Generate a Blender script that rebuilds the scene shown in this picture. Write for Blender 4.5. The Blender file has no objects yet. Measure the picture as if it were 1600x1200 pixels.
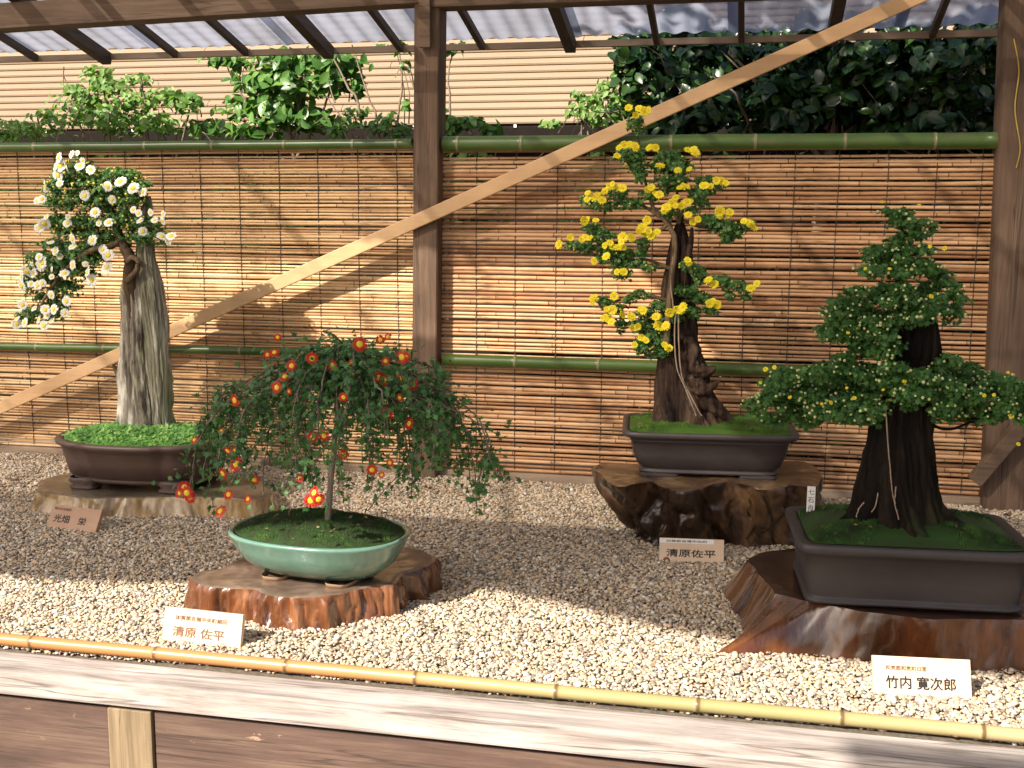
import bpy, math, random
import numpy as np
from math import sin, cos, pi, radians as R
from mathutils import Vector, Matrix, noise

random.seed(7); rng = np.random.default_rng(7)
sc = bpy.context.scene
COL = sc.collection

# ------------------------------------------------------------------ camera
HC, FPX = 0.95, 1750.0
YAW, PITCH, ROLL = R(12.0), R(8.5), R(0.3)
Fv = np.array([-sin(YAW)*cos(PITCH), cos(YAW)*cos(PITCH), -sin(PITCH)])
Rt = np.array([cos(YAW), sin(YAW), 0.0]); Ut = np.cross(Rt, Fv)
Rv = Rt*cos(ROLL)+Ut*sin(ROLL); Uv = -Rt*sin(ROLL)+Ut*cos(ROLL)
CAMP = np.array([0.0, 0.0, HC])
cam = bpy.data.cameras.new('camera'); camo = bpy.data.objects.new('camera', cam); COL.objects.link(camo)
cam.sensor_width = 36; cam.lens = FPX/1600*36; cam.clip_end = 500; cam.clip_start = 0.02
m = Matrix.Identity(4)
for i in range(3):
    m[i][0] = Rv[i]; m[i][1] = Uv[i]; m[i][2] = -Fv[i]; m[i][3] = CAMP[i]
camo.matrix_world = m
sc.camera = camo
# ------------------------------------------------------------------ light
SD = np.array([0.50, 0.80, -0.74]); SD /= np.linalg.norm(SD)        # direction sunlight travels
w = bpy.data.worlds.new('World'); sc.world = w; w.use_nodes = True
nt = w.node_tree; bg = nt.nodes['Background']
sky = nt.nodes.new('ShaderNodeTexSky'); sky.sky_type = 'NISHITA'; sky.sun_disc = False
sky.sun_elevation = math.asin(-SD[2]); sky.sun_rotation = math.atan2(-SD[0], -SD[1])
sky.dust_density = 4.0; sky.ozone_density = 0.3; sky.air_density = 0.8
nt.links.new(sky.outputs[0], bg.inputs[0]); bg.inputs[1].default_value = 0.085
sun = bpy.data.lights.new('sun', 'SUN'); suno = bpy.data.objects.new('sun', sun); COL.objects.link(suno)
sun.energy = 5.0; sun.angle = R(0.55); sun.color = (1.0, 0.91, 0.78)
suno.rotation_euler = Vector(SD).to_track_quat('-Z', 'Y').to_euler(); suno.location = (-4, -5, 8)
vs = sc.view_settings; vs.view_transform = 'Standard'; vs.look = 'None'; vs.gamma = 1; vs.exposure = 1.0
vs.use_curve_mapping = False
sc.cycles.max_bounces = 8; sc.cycles.transparent_max_bounces = 16; sc.cycles.use_denoising = True
sc.cycles.caustics_reflective = False; sc.cycles.caustics_refractive = False

# ------------------------------------------------------------------ pixel <-> world helpers (photo pixels 1600x1200)
def ray(x, y): return Fv*FPX+Rv*(x-800)+Uv*(600-y)
def G(x, y, z=0.0):
    d = ray(x, y); return CAMP+d*((z-HC)/d[2])
def P(x, y, Y):
    d = ray(x, y); return CAMP+d*(Y/d[1])
def ppm(p): return FPX/np.dot(np.asarray(p)-CAMP, Fv)
def proj(p):
    q = np.asarray(p)-CAMP; k = np.dot(q, Fv)
    return np.array([800+FPX*np.dot(q, Rv)/k, 600-FPX*np.dot(q, Uv)/k])
YF = G(690, 742)[1]        # fence plane
YB = 2.08                  # front edge of the bed

# ------------------------------------------------------------------ material helpers
class N:
    def __init__(s, name):
        s.m = bpy.data.materials.new(name); s.m.use_nodes = True; s.t = s.m.node_tree
        s.b = s.t.nodes['Principled BSDF']; s.out = s.t.nodes['Material Output']
        s.tc = None
    def n(s, typ, **k):
        x = s.t.nodes.new('ShaderNode'+typ)
        for a, v in k.items():
            if hasattr(x, a): setattr(x, a, v)
        return x
    def l(s, a, b): s.t.links.new(a, b)
    def coord(s, scale=(1, 1, 1), kind='Object', rot=(0, 0, 0)):
        if s.tc is None: s.tc = s.n('TexCoord')
        mp = s.n('Mapping'); mp.inputs['Scale'].default_value = scale; mp.inputs['Rotation'].default_value = rot
        s.l(s.tc.outputs[kind], mp.inputs[0]); return mp.outputs[0]
    def noise(s, scale, vec=None, detail=4, rough=.55, dist=0):
        x = s.n('TexNoise'); x.inputs['Scale'].default_value = scale; x.inputs['Detail'].default_value = detail
        x.inputs['Roughness'].default_value = rough; x.inputs['Distortion'].default_value = dist
        if vec is not None: s.l(vec, x.inputs['Vector'])
        return x.outputs['Fac']
    def ramp(s, fac, stops, interp='LINEAR'):
        r = s.n('ValToRGB'); r.color_ramp.interpolation = interp
        e = r.color_ramp.elements
        while len(e) < len(stops): e.new(.5)
        for i, (p, c) in enumerate(stops):
            e[i].position = p; e[i].color = (*c, 1) if hasattr(c, '__len__') else (c, c, c, 1)
        s.l(fac, r.inputs[0]); return r.outputs[0]
    def mix(s, fac, a, b, mode='MIX'):
        x = s.n('Mix'); x.data_type = 'RGBA'; x.blend_type = mode
        for sock, v in ((x.inputs[0], fac), (x.inputs[6], a), (x.inputs[7], b)):
            if hasattr(v, 'is_linked') or hasattr(v, 'links'): s.l(v, sock)
            elif hasattr(v, '__len__'): sock.default_value = (*v, 1)
            else: sock.default_value = v
        return x.outputs[2]
    def math(s, op, a, b=None, c=None):
        x = s.n('Math'); x.operation = op
        for i, v in enumerate((a, b, c)):
            if v is None: continue
            if hasattr(v, 'links'): s.l(v, x.inputs[i])
            else: x.inputs[i].default_value = v
        return x.outputs[0]
    def bump(s, h, strength=.4, dist=.01):
        b = s.n('Bump'); b.inputs['Strength'].default_value = strength; b.inputs['Distance'].default_value = dist
        s.l(h, b.inputs['Height']); s.l(b.outputs[0], s.b.inputs['Normal'])
    def color(s, c):
        if hasattr(c, 'links'): s.l(c, s.b.inputs['Base Color'])
        else: s.b.inputs['Base Color'].default_value = (*c, 1)
    def rough(s, r):
        if hasattr(r, 'links'): s.l(r, s.b.inputs['Roughness'])
        else: s.b.inputs['Roughness'].default_value = r
    def attr(s, name, typ='GEOMETRY'):
        a = s.n('Attribute'); a.attribute_name = name; a.attribute_type = typ; return a.outputs['Fac']
    def rnd(s): return s.n('ObjectInfo').outputs['Random']

def wood(name, cols, axis='x', rough=.75, gs=3.0, bump=.35, fine=60, coat=0, knots=False, chips=False, cracks=True):
    m = N(name)
    sc_ = {'x': (.12, 1, 1), 'y': (1, .12, 1), 'z': (1, 1, .12)}[axis]
    v = m.coord(sc_)
    a = m.noise(gs*6, v, 6, .65, .6); b = m.noise(fine, m.coord(tuple(x if x == 1 else .03 for x in sc_)), 4, .7)
    f = m.math('ADD', m.math('MULTIPLY', a, .65), m.math('MULTIPLY', b, .35))
    c = m.ramp(f, [(.3, cols[0]), (.5, cols[1]), (.7, cols[2])])
    stain = m.ramp(m.noise(2.2, m.coord(), 5, .6), [(.38, (.72, .70, .68)), (.62, (1, 1, 1))])
    c = m.mix(.8, c, stain, 'MULTIPLY')
    if knots:
        vo = m.n('TexVoronoi'); vo.inputs['Scale'].default_value = 5
        m.l(m.coord(tuple(x if x == 1 else .3 for x in sc_)), vo.inputs[0])
        c = m.mix(m.ramp(vo.outputs['Distance'], [(.0, 1.0), (.05, .0)]), c, tuple(x*.35 for x in cols[0]))
    ck = m.noise(7, m.coord(tuple(x if x == 1 else .035 for x in sc_)), 5, .6, .3)
    ckm = m.ramp(ck, [(.494, 0.), (.498, .7), (.502, .7), (.506, 0.)])
    if cracks: c = m.mix(ckm, c, tuple(x*.45 for x in cols[0]))
    if chips: c = m.mix(m.ramp(m.noise(26, m.coord(tuple(x if x == 1 else .35 for x in sc_)), 6, .75), [(.63, 0.), (.68, 1.)]), c, (.34, .23, .15))
    m.color(c); m.rough(rough); m.bump(f, bump, .004)
    if coat: m.b.inputs['Coat Weight'].default_value = coat; m.b.inputs['Coat Roughness'].default_value = .18
    return m.m

def leafmat(name, a, b, c, rough=.45, trans=.25, spec=.5):
    m = N(name)
    f = m.attr('var')
    col = m.ramp(f, [(.0, a), (.55, b), (1.0, c)])
    m.color(col); m.rough(rough); m.b.inputs['Specular IOR Level'].default_value = spec
    tr = m.n('BsdfTranslucent'); m.l(m.mix(1.0, col, (1.3, 1.5, .5), 'MULTIPLY'), tr.inputs[0])
    mx = m.n('MixShader'); mx.inputs[0].default_value = trans
    m.l(m.b.outputs[0], mx.inputs[1]); m.l(tr.outputs[0], mx.inputs[2]); m.l(mx.outputs[0], m.out.inputs[0])
    return m.m

def plain(name, col, rough=.6, var=.15, scale=30, bump=.1, spec=.5, coat=0):
    m = N(name)
    f = m.noise(scale, m.coord(), 5, .6)
    m.color(m.ramp(f, [(.3, tuple(x*(1-var) for x in col)), (.7, tuple(min(1, x*(1+var)) for x in col))]))
    m.rough(rough); m.b.inputs['Specular IOR Level'].default_value = spec
    if bump: m.bump(f, bump, .002)
    if coat: m.b.inputs['Coat Weight'].default_value = coat; m.b.inputs['Coat Roughness'].default_value = .12
    return m.m

MAT = {}
MAT['post'] = wood('post_wood', [(.060, .036, .022), (.135, .082, .052), (.23, .145, .095)], 'z', .8, fine=90, knots=True)
MAT['beam'] = wood('beam_wood', [(.07, .042, .027), (.15, .095, .062), (.24, .16, .105)], 'x', .8, fine=90, knots=True)
MAT['rafter'] = wood('rafter_wood', [(.05, .035, .027), (.10, .07, .055), (.17, .12, .09)], 'y', .8)
MAT['brace'] = wood('brace_pine', [(.52, .30, .15), (.62, .39, .20), (.70, .47, .26)], 'x', .6, gs=1.2, bump=.1, cracks=False)
MAT['frontbeam'] = wood('weathered_beam', [(.13, .10, .085), (.40, .355, .335), (.60, .565, .545)], 'x', .75, gs=4.5, fine=170, bump=.6, knots=True)
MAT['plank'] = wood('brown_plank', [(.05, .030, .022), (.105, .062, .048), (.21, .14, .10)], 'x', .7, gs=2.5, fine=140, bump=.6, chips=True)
MAT['stub'] = wood('stub_wood', [(.08, .055, .03), (.22, .16, .095), (.36, .28, .17)], 'z', .8, fine=160, bump=.6, knots=True)
MAT['sill'] = wood('sill_wood', [(.2, .14, .1), (.34, .25, .18), (.44, .34, .26)], 'x', .8)
MAT['sign'] = wood('sign_wood', [(.72, .52, .36), (.80, .61, .45), (.86, .70, .54)], 'x', .55, gs=2.5, bump=.05, fine=40, cracks=False)
MAT['signred'] = wood('sign_wood_reddish', [(.42, .24, .15), (.50, .30, .19), (.56, .36, .24)], 'x', .55, gs=2.5, bump=.05, fine=40, cracks=False)
MAT['ink'] = plain('ink', (.012, .01, .01), .5, 0, bump=0)
MAT['inkred'] = plain('brown_ink', (.16, .07, .03), .5, 0, bump=0)
MAT['paper'] = plain('paper', (.78, .77, .74), .6, .03, bump=0)
MAT['cord'] = plain('cord', (.07, .05, .035), .9)
MAT['metal'] = plain('galvanised_wire', (.3, .3, .3), .4)

def bamboo(name, stops, node):
    m = N(name)
    v = m.coord((.25, 1, 1))
    f = m.noise(3.0, v, 4, .6)
    x = m.n('SeparateXYZ'); m.l(m.coord(), x.inputs[0])
    g = m.math('ADD', f, 0.0)
    c = m.ramp(g, stops)
    c = m.mix(m.ramp(m.noise(40, m.coord((.3, 1, 1)), 5, .7), [(.52, 0.0), (.75, .5)]), c, (.16, .11, .06))
    c = m.mix(m.attr('node'), c, node)
    m.color(c); m.rough(.32); m.bump(m.noise(80, m.coord((.1, 1, 1)), 2), .08, .002)
    return m.m
MAT['bgreen'] = bamboo('green_bamboo', [(.3, (.032, .07, .014)), (.5, (.062, .115, .022)), (.7, (.125, .165, .042))], (.22, .19, .11))
MAT['bfront'] = None

def slatmat(name, ca, cb, cc):
    m = N(name)
    r = m.rnd()
    f = m.noise(14, m.coord((.35, 1, 1)), 4, .7)
    t = m.math('ADD', m.math('MULTIPLY', r, .55), m.math('MULTIPLY', f, .5))
    c = m.ramp(t, [(.2, ca), (.5, cb), (.85, cc)])
    c = m.mix(m.ramp(m.noise(60, m.coord((.15, 1, 1)), 3, .7), [(.55, 0.0), (.72, .7)]), c, tuple(x*.4 for x in ca))
    c = m.mix(m.attr('node'), c, tuple(x*.3 for x in ca))
    m.color(c); m.rough(.5); m.b.inputs['Specular IOR Level'].default_value = .35
    return m.m
MAT['slatL'] = slatmat('reed_golden', (.33, .165, .07), (.61, .375, .18), (.74, .52, .29))
MAT['slatR'] = slatmat('reed_reddish', (.25, .11, .05), (.52, .285, .14), (.70, .45, .26))

# ------------------------------------------------------------------ mesh helpers
def mesh_np(name, V, F, attrs=None, smooth=False, mats=None, midx=None):
    """V (n,3); F (k,3) or (k,4) array, or list of faces"""
    me = bpy.data.meshes.new(name)
    V = np.asarray(V, dtype=np.float32)
    if isinstance(F, np.ndarray):
        k, c = F.shape
        me.vertices.add(len(V)); me.vertices.foreach_set('co', V.ravel())
        me.loops.add(k*c); me.loops.foreach_set('vertex_index', F.astype(np.int32).ravel())
        me.polygons.add(k); me.polygons.foreach_set('loop_start', np.arange(0, k*c, c, dtype=np.int32))
        me.update(calc_edges=True)
    else:
        me.from_pydata([tuple(map(float, v)) for v in V], [], F); me.update()
    if attrs:
        for a, arr in attrs.items():
            at = me.attributes.new(a, 'FLOAT', 'POINT'); at.data.foreach_set('value', np.asarray(arr, np.float32))
    if smooth: me.polygons.foreach_set('use_smooth', np.ones(len(me.polygons), bool))
    for mt in (mats or []): me.materials.append(mt)
    if midx is not None: me.polygons.foreach_set('material_index', np.asarray(midx, np.int32))
    me.validate(verbose=False); return me

def link(name, me, parent=None, mat=None, loc=None, mtx=None):
    o = bpy.data.objects.new(name, me); COL.objects.link(o)
    if parent is not None: o.parent = parent
    if mat is not None and me is not None and len(me.materials) == 0: me.materials.append(mat)
    if loc is not None: o.location = loc
    if mtx is not None: o.matrix_basis = mtx
    return o
def tag(o, label=None, cat=None, group=None, kind=None):
    if label: o['label'] = label
    if cat: o['category'] = cat
    if group: o['group'] = group
    if kind: o['kind'] = kind
    return o
def thing(name, loc, label, cat, group=None):
    o = bpy.data.objects.new(name, None); COL.objects.link(o); o.location = loc; o.empty_display_size = .05
    return tag(o, label, cat, group)
def off(parent):
    """world offset of parent chain (all translations only)"""
    v = Vector((0, 0, 0)); p = parent
    while p is not None: v += p.location; p = p.parent
    return np.array(v)
def part(name, V, F, parent, mat, smooth=False, attrs=None, kind=None, label=None, **k):
    """verts given in world space"""
    V = np.asarray(V, dtype=float)
    if parent is not None: V = V-off(parent)
    me = mesh_np(name, V, F, attrs, smooth, [mat], **k)
    o = link(name, me, parent)
    if kind: o['kind'] = kind
    if label: o['label'] = label
    return o

def box(x0, x1, y0, y1, z0, z1, bev=0.0):
    if bev <= 0:
        V = [(x, y, z) for z in (z0, z1) for y in (y0, y1) for x in (x0, x1)]
        F = [(0, 2, 3, 1), (4, 5, 7, 6), (0, 1, 5, 4), (1, 3, 7, 5), (3, 2, 6, 7), (2, 0, 4, 6)]
        return np.array(V, float), F
    import bmesh
    bm = bmesh.new(); bmesh.ops.create_cube(bm, size=1)
    for v in bm.verts:
        v.co = Vector(((x0+x1)/2+v.co.x*(x1-x0), (y0+y1)/2+v.co.y*(y1-y0), (z0+z1)/2+v.co.z*(z1-z0)))
    bmesh.ops.bevel(bm, geom=bm.edges[:], offset=bev, segments=2, affect='EDGES', profile=.6)
    V = np.array([v.co[:] for v in bm.verts]); F = [tuple(v.index for v in f.verts) for f in bm.faces]
    bm.free(); return V, F
def beambox(p0, p1, wdt, hgt, upv=(0, 0, 1), bev=.003):
    """box along p0->p1; width across, height along up"""
    p0 = np.array(p0, float); p1 = np.array(p1, float); d = p1-p0; L = np.linalg.norm(d); d /= L
    s = np.cross(d, upv); s /= np.linalg.norm(s); u = np.cross(s, d)
    V, F = box(0, L, -wdt/2, wdt/2, -hgt/2, hgt/2, bev)
    return p0+V[:, :1]*d-V[:, 1:2]*s+V[:, 2:3]*u, F
def ground_mat(p0, d, s, u): pass
def tube(pts, rad, sides=8, cap=True, squash=1.0):
    pts = np.asarray(pts, float); n = len(pts)
    rad = np.broadcast_to(np.asarray(rad, float), (n,))
    T = np.gradient(pts, axis=0); T /= np.maximum(np.linalg.norm(T, axis=1, keepdims=True), 1e-9)
    ref = np.array([0, 0, 1.]) if abs(T[:, 2]).mean() < .8 else np.array([0, 1., 0])
    A = np.cross(T, ref); A /= np.maximum(np.linalg.norm(A, axis=1, keepdims=True), 1e-9); B = np.cross(A, T)
    th = np.linspace(0, 2*pi, sides, endpoint=False)
    V = pts[:, None]+rad[:, None, None]*(np.cos(th)[None, :, None]*A[:, None]+squash*np.sin(th)[None, :, None]*B[:, None])
    V = V.reshape(-1, 3)
    i = np.arange(n-1)[:, None]*sides; j = np.arange(sides)[None]; j2 = (j+1) % sides
    F = np.stack([i+j, i+j2, i+sides+j2, i+sides+j], -1).reshape(-1, 4)
    F = [tuple(f) for f in F.tolist()]
    if cap: F += [tuple(range(sides)), tuple(reversed(range((n-1)*sides, n*sides)))]
    return V, F
def join(lst):
    Vs, Fs, o = [], [], 0
    for V, F in lst:
        Vs.append(np.asarray(V)); Fs += [tuple(int(i)+o for i in f) for f in F]; o += len(V)
    return np.concatenate(Vs), Fs
def smoothpath(pts, n):
    pts = np.asarray(pts, float); k = len(pts)
    t = np.linspace(0, k-1, n); out = []
    for x in t:
        i = min(int(x), k-2); f = x-i
        p0 = pts[max(i-1, 0)]; p1 = pts[i]; p2 = pts[i+1]; p3 = pts[min(i+2, k-1)]
        out.append(.5*((2*p1)+(-p0+p2)*f+(2*p0-5*p1+4*p2-p3)*f*f+(-p0+3*p1-3*p2+p3)*f**3))
    return np.array(out)
def nz(x, y, z=0): return noise.noise(Vector((float(x), float(y), float(z))))
def fbm(x, y, z=0, o=4):
    s, a, t = 0, 1, 0
    for i in range(o):
        s += a*nz(x, y, z); t += a; a *= .5; x *= 2.03; y *= 2.03; z *= 2.03
    return s/t

# leaf scattering: template (verts (k,3), tris (f,3)); returns V,F,var
def rots(nrm, spin):
    """rotation matrices with local z -> nrm, spun by angle"""
    nrm = nrm/np.linalg.norm(nrm, axis=1, keepdims=True)
    ref = np.where(np.abs(nrm[:, 2:3]) < .9, np.array([[0, 0, 1.]]), np.array([[1., 0, 0]]))
    a = np.cross(ref, nrm); a /= np.linalg.norm(a, axis=1, keepdims=True); b = np.cross(nrm, a)
    c, s = np.cos(spin)[:, None], np.sin(spin)[:, None]
    return np.stack([a*c+b*s, -a*s+b*c, nrm], -1)       # columns
def scatter(tv, tf, pos, nrm, size, spin=None, var=None):
    n = len(pos)
    if spin is None: spin = rng.uniform(0, 2*pi, n)
    M = rots(nrm, spin)
    size = np.broadcast_to(size, (n,))
    V = pos[:, None]+np.einsum('nij,kj->nki', M, tv)*size[:, None, None]
    F = (tf[None]+(np.arange(n)*len(tv))[:, None, None]).reshape(-1, 3)
    if var is None: var = rng.beta(2, 2, n)
    return V.reshape(-1, 3), F, np.repeat(var, len(tv))
def lobed(lobes=5, depth=.45):
    """chrysanthemum leaf: lobed outline, slight cup"""
    pts = []
    k = lobes*2
    for i in range(k+1):
        a = -2.3+4.6*i/k
        r = 1.0 if i % 2 else 1-depth
        r *= .62+.38*cos(a/1.6)
        pts.append((r*cos(a)*.55+.1, r*sin(a)*.5, -.12*r*r+.05*(i % 2)))
    V = np.array([(-.45, 0, 0), (.05, 0, .04)]+pts)
    F = [(1, 2+i, 3+i) for i in range(k)]+[(0, 1, 2), (0, k+2, 1)]
    F[-2] = (0, 2, 1); F[-1] = (0, 1, k+2)
    return V, np.array(F)
def ovate():
    xs = [-.5, -.28, 0, .28, .5]; ws = [0, .2, .27, .17, 0]
    V, F = [], []
    for x, wv in zip(xs, ws):
        zc = -.25*x*x
        V += [(x, wv, zc+wv*.25), (x, 0, zc), (x, -wv, zc+wv*.25)]
    for i in range(4):
        a = i*3
        F += [(a, a+1, a+3), (a+1, a+4, a+3), (a+1, a+2, a+4), (a+2, a+5, a+4)]
    return np.array(V), np.array(F)
LOB, LOBF = lobed(5); LOB3, LOB3F = lobed(3, .5); OV, OVF = ovate()

def soft(name): pass

# ------------------------------------------------------------------ the setting: ground, bed
def structure(name, V, F, mat, **k):
    return part(name, V, F, None, mat, kind='structure', **k)
gm = plain('earth', (.22, .18, .14), .95, .3, 6, .5)
V, F = box(-60, 60, -40, 60, -.62, -.55); structure('ground', V, F, gm)
bm_ = plain('gravel_base', (.13, .105, .08), .95, .4, 90, .8)
def bedz(x, y): return .006*nz(x*2.3, y*2.3, 3)+.004*nz(x*6, y*6, 9)
nx, ny = 120, 60
X = np.linspace(-3.4, 2.2, nx); Yy = np.linspace(YB-.01, YF+.02, ny)
V = np.array([(x, y, bedz(x, y)-.006) for y in Yy for x in X]); Fq = np.array([(j*nx+i, j*nx+i+1, (j+1)*nx+i+1, (j+1)*nx+i) for j in range(ny-1) for i in range(nx-1)])
structure('gravel_bed', V, Fq, bm_, smooth=True)

# pebbles: instanced stones over the bed (kind = stuff)
def pebble_material():
    m = N('pebble'); r = m.rnd()
    c = m.ramp(r, [(0, (.18, .15, .12)), (.12, (.28, .23, .18)), (.27, (.50, .40, .29)), (.45, (.66, .53, .38)), (.60, (.54, .38, .23)), (.74, (.74, .66, .54)), (.87, (.30, .25, .20)), (1, (.85, .82, .76))])
    c = m.mix(.5, c, m.ramp(m.noise(150, m.coord(), 3), [(.3, (.75, .72, .7)), (.7, (1.1, 1.08, 1.05))]), 'MULTIPLY')
    m.color(c); m.rough(.7); return m.m
pm = pebble_material()
import bmesh
stones = []
for s in range(7):
    bm = bmesh.new(); bmesh.ops.create_icosphere(bm, subdivisions=2, radius=1)
    sx, sy, sz = 1.15+.3*random.random(), .85+.25*random.random(), .62+.2*random.random()
    for v in bm.verts:
        k = 1+.22*nz(v.co.x*1.3+s*7, v.co.y*1.3, v.co.z*1.3)+.05*nz(v.co.x*4, v.co.y*4+s, v.co.z*4)
        v.co = Vector((v.co.x*sx*k, v.co.y*sy*k, v.co.z*sz*k))
    me = bpy.data.meshes.new('stone'); bm.to_mesh(me); bm.free(); me.materials.append(pm)
    me.polygons.foreach_set('use_smooth', np.ones(len(me.polygons), bool))
    stones.append(bpy.data.objects.new('stone_shape', me))
pc = bpy.data.collections.new('stone_shapes')
for o in stones: pc.objects.link(o)
sp = .0066
gx, gy = np.meshgrid(np.arange(-3.25, 1.35, sp), np.arange(YB+.014, YF-.03, sp))
px_ = gx.ravel()+rng.uniform(-.45, .45, gx.size)*sp; py_ = gy.ravel()+rng.uniform(-.45, .45, gx.size)*sp
# keep what the frame (and a step to either side) can see
keep = (px_ > -.86*py_-.28) & (px_ < .34*py_+.35)
px_, py_ = px_[keep], py_[keep]
pz_ = np.array([bedz(a, b) for a, b in zip(px_, py_)])+rng.uniform(-.0035, .0045, len(px_))
PV = np.stack([px_, py_, pz_], -1)
siz = rng.lognormal(math.log(.0035), .30, len(PV)).clip(.0019, .0090)
pme = mesh_np('gravel', PV, [], {'size': siz}); gravel = link('gravel', pme); tag(gravel, 'pale beige and grey pea gravel spread over the display bed', 'gravel', None, 'stuff')
pme.materials.append(pm)
ng = bpy.data.node_groups.new('gravel_instances', 'GeometryNodeTree')
ng.interface.new_socket('Geometry', in_out='INPUT', socket_type='NodeSocketGeometry'); ng.interface.new_socket('Geometry', in_out='OUTPUT', socket_type='NodeSocketGeometry')
gi = ng.nodes.new('NodeGroupInput'); go = ng.nodes.new('NodeGroupOutput')
ci = ng.nodes.new('GeometryNodeCollectionInfo'); ci.inputs['Collection'].default_value = pc; ci.inputs['Separate Children'].default_value = True; ci.inputs['Reset Children'].default_value = True
ip = ng.nodes.new('GeometryNodeInstanceOnPoints'); ip.inputs['Pick Instance'].default_value = True
rv = ng.nodes.new('FunctionNodeRandomValue'); rv.data_type = 'FLOAT_VECTOR'; rv.inputs[0].default_value = (-.5, -.5, 0); rv.inputs[1].default_value = (.5, .5, 6.283)
na = ng.nodes.new('GeometryNodeInputNamedAttribute'); na.data_type = 'FLOAT'; na.inputs['Name'].default_value = 'size'
ng.links.new(gi.outputs[0], ip.inputs['Points']); ng.links.new(ci.outputs[0], ip.inputs['Instance']); ng.links.new(rv.outputs[0], ip.inputs['Rotation'])
ng.links.new(na.outputs['Attribute'], ip.inputs['Scale']); ng.links.new(ip.outputs[0], go.inputs[0])
md = gravel.modifiers.new('pebbles', 'NODES'); md.node_group = ng

# ------------------------------------------------------------------ bed frame
bed = thing('bed_frame', (0, YB-.05, -.55), 'low timber frame of the display bed with a pale weathered front beam', 'bed frame')
zt = .0
# front beam: top slopes slightly forward, split into real lengths with joints out of frame
V, F = box(-3.4, 2.2, YB-.118, YB-.022, -.050, .004, .006)
nseg = 1
part('beam', V, F, bed, MAT['frontbeam'])
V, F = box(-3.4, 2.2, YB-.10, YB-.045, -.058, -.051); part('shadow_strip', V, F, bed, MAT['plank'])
stx = G(168, 1120, -.08)[0]; stx2 = G(236, 1125, -.08)[0]
sy = YB-.108
xs0 = P(168, 1130, sy)[0]; xs1 = P(236, 1135, sy)[0]
V, F = box(xs0, xs1, sy, sy+.06, -.55, -.0600, .003); part('stub_post', V, F, bed, MAT['stub'])
for a, b in ((-3.4, xs0-.004), (xs1+.004, .42), (.50, 2.2)):
    V, F = box(a, b, sy+.008, sy+.033, -.28, -.062, .002); part('plank', V, F, bed, MAT['plank'])
    V, F = box(a, b, sy+.010, sy+.033, -.545, -.285, .002); part('plank', V, F, bed, MAT['plank'])
V, F = box(.424, .496, sy, sy+.06, -.55, -.0600, .003); part('stub_post', V, F, bed, MAT['stub'])

# ------------------------------------------------------------------ bamboo poles
def culm(p0, p1, r, nodes, swell=1.10, droop=0):
    p0 = np.array(p0, float); p1 = np.array(p1, float); L = np.linalg.norm(p1-p0)
    ts = set(np.linspace(0, 1, 40).tolist())
    for t in nodes:
        for dd in (-.012, -.006, -.002, 0, .002, .006, .012): ts.add(min(1, max(0, t+dd/L)))
    ts = sorted(ts); pts, rr, nd = [], [], []
    for t in ts:
        d = min([abs(t-q)*L for q in nodes]+[1])
        k = 1+(swell-1)*math.exp(-(d/.005)**2)
        if d < .0015: k *= .97
        pts.append(p0+(p1-p0)*t+np.array([0, 0, droop*(4*t*(1-t))+.0015*nz(t*7, p0[2]*9)])); rr.append(r*k); nd.append(1.0 if d < .0042 else .0)
    V, F = tube(pts, rr, 20)
    return V, F, np.repeat(nd, 20)
# front pole along the bed edge, tan at left turning green to the right
m = N('front_bamboo')
x = m.n('SeparateXYZ'); m.l(m.coord(), x.inputs[0])
g = m.math('ADD', m.math('MULTIPLY', x.outputs[0], .5), m.math('MULTIPLY', m.noise(5, m.coord((.4, 1, 1)), 4), .35))
g = m.math('ADD', g, .55)
c = m.ramp(g, [(0, (.46, .20, .075)), (.36, (.48, .23, .09)), (.5, (.36, .29, .13)), (.75, (.31, .27, .12)), (1, (.42, .33, .18))])
c = m.mix(m.ramp(m.noise(50, m.coord((.3, 1, 1)), 5, .7), [(.56, 0.0), (.8, .5)]), c, (.25, .18, .1))
c = m.mix(m.attr('node'), c, (.13, .085, .035)); m.color(c); m.rough(.3)
MAT['bfront'] = m.m
a = G(-260, 972, 0); b = G(1900, 1195, 0)
a = np.array([-2.2, YB+.018, .014]); b = np.array([.95, YB+.006, .014])
nodes = [(P(xx, yy, YB)[0]-a[0])/(b[0]-a[0]) for xx, yy in ((45, 1012), (240, 1038), (445, 1062), (648, 1083), (868, 1105), (1090, 1127), (1315, 1143), (1536, 1160))]
nodes = [nodes[0]-.09]+nodes+[nodes[-1]+.09]
V, F, nd = culm(a, b, .0135, nodes, 1.13)
o = part('bamboo_pole', V, F, None, MAT['bfront'], smooth=True, attrs={'node': nd}); tag(o, 'long thin bamboo pole lying along the front edge of the gravel, tan turning green', 'bamboo pole')
def hpole(px0, px1, y0, y1, r, Y, npx, label):
    a = P(px0, y0, Y); b = P(px1, y1, Y); nodes = [(P(q, y0, Y)[0]-a[0])/(b[0]-a[0]) for q in npx]
    V, F, nd = culm(a, b, r, nodes, 1.05)
    o = part('bamboo_rail', V, F, None, MAT['bgreen'], smooth=True, attrs={'node': nd}); tag(o, label, 'bamboo rail', 'green bamboo rails across the blinds')
hpole(-60, 644, 231, 224.5, .0175, YF-.03, (55, 228, 333, 445, 552, 620), 'thin green bamboo rail along the top of the left blind')
hpole(693, 1558, 225, 219.5, .0265, YF-.035, (716, 815, 1049, 1180, 1320, 1460), 'thick green bamboo rail along the top of the right blind')
hpole(-60, 644, 540, 552.5, .016, YF-.03, (58, 163, 376, 520), 'thin green bamboo rail across the middle of the left blind')
hpole(693, 1552, 562, 589, .0215, YF-.035, (805, 935, 1060, 1230, 1400), 'thick green bamboo rail across the middle of the right blind')

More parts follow.
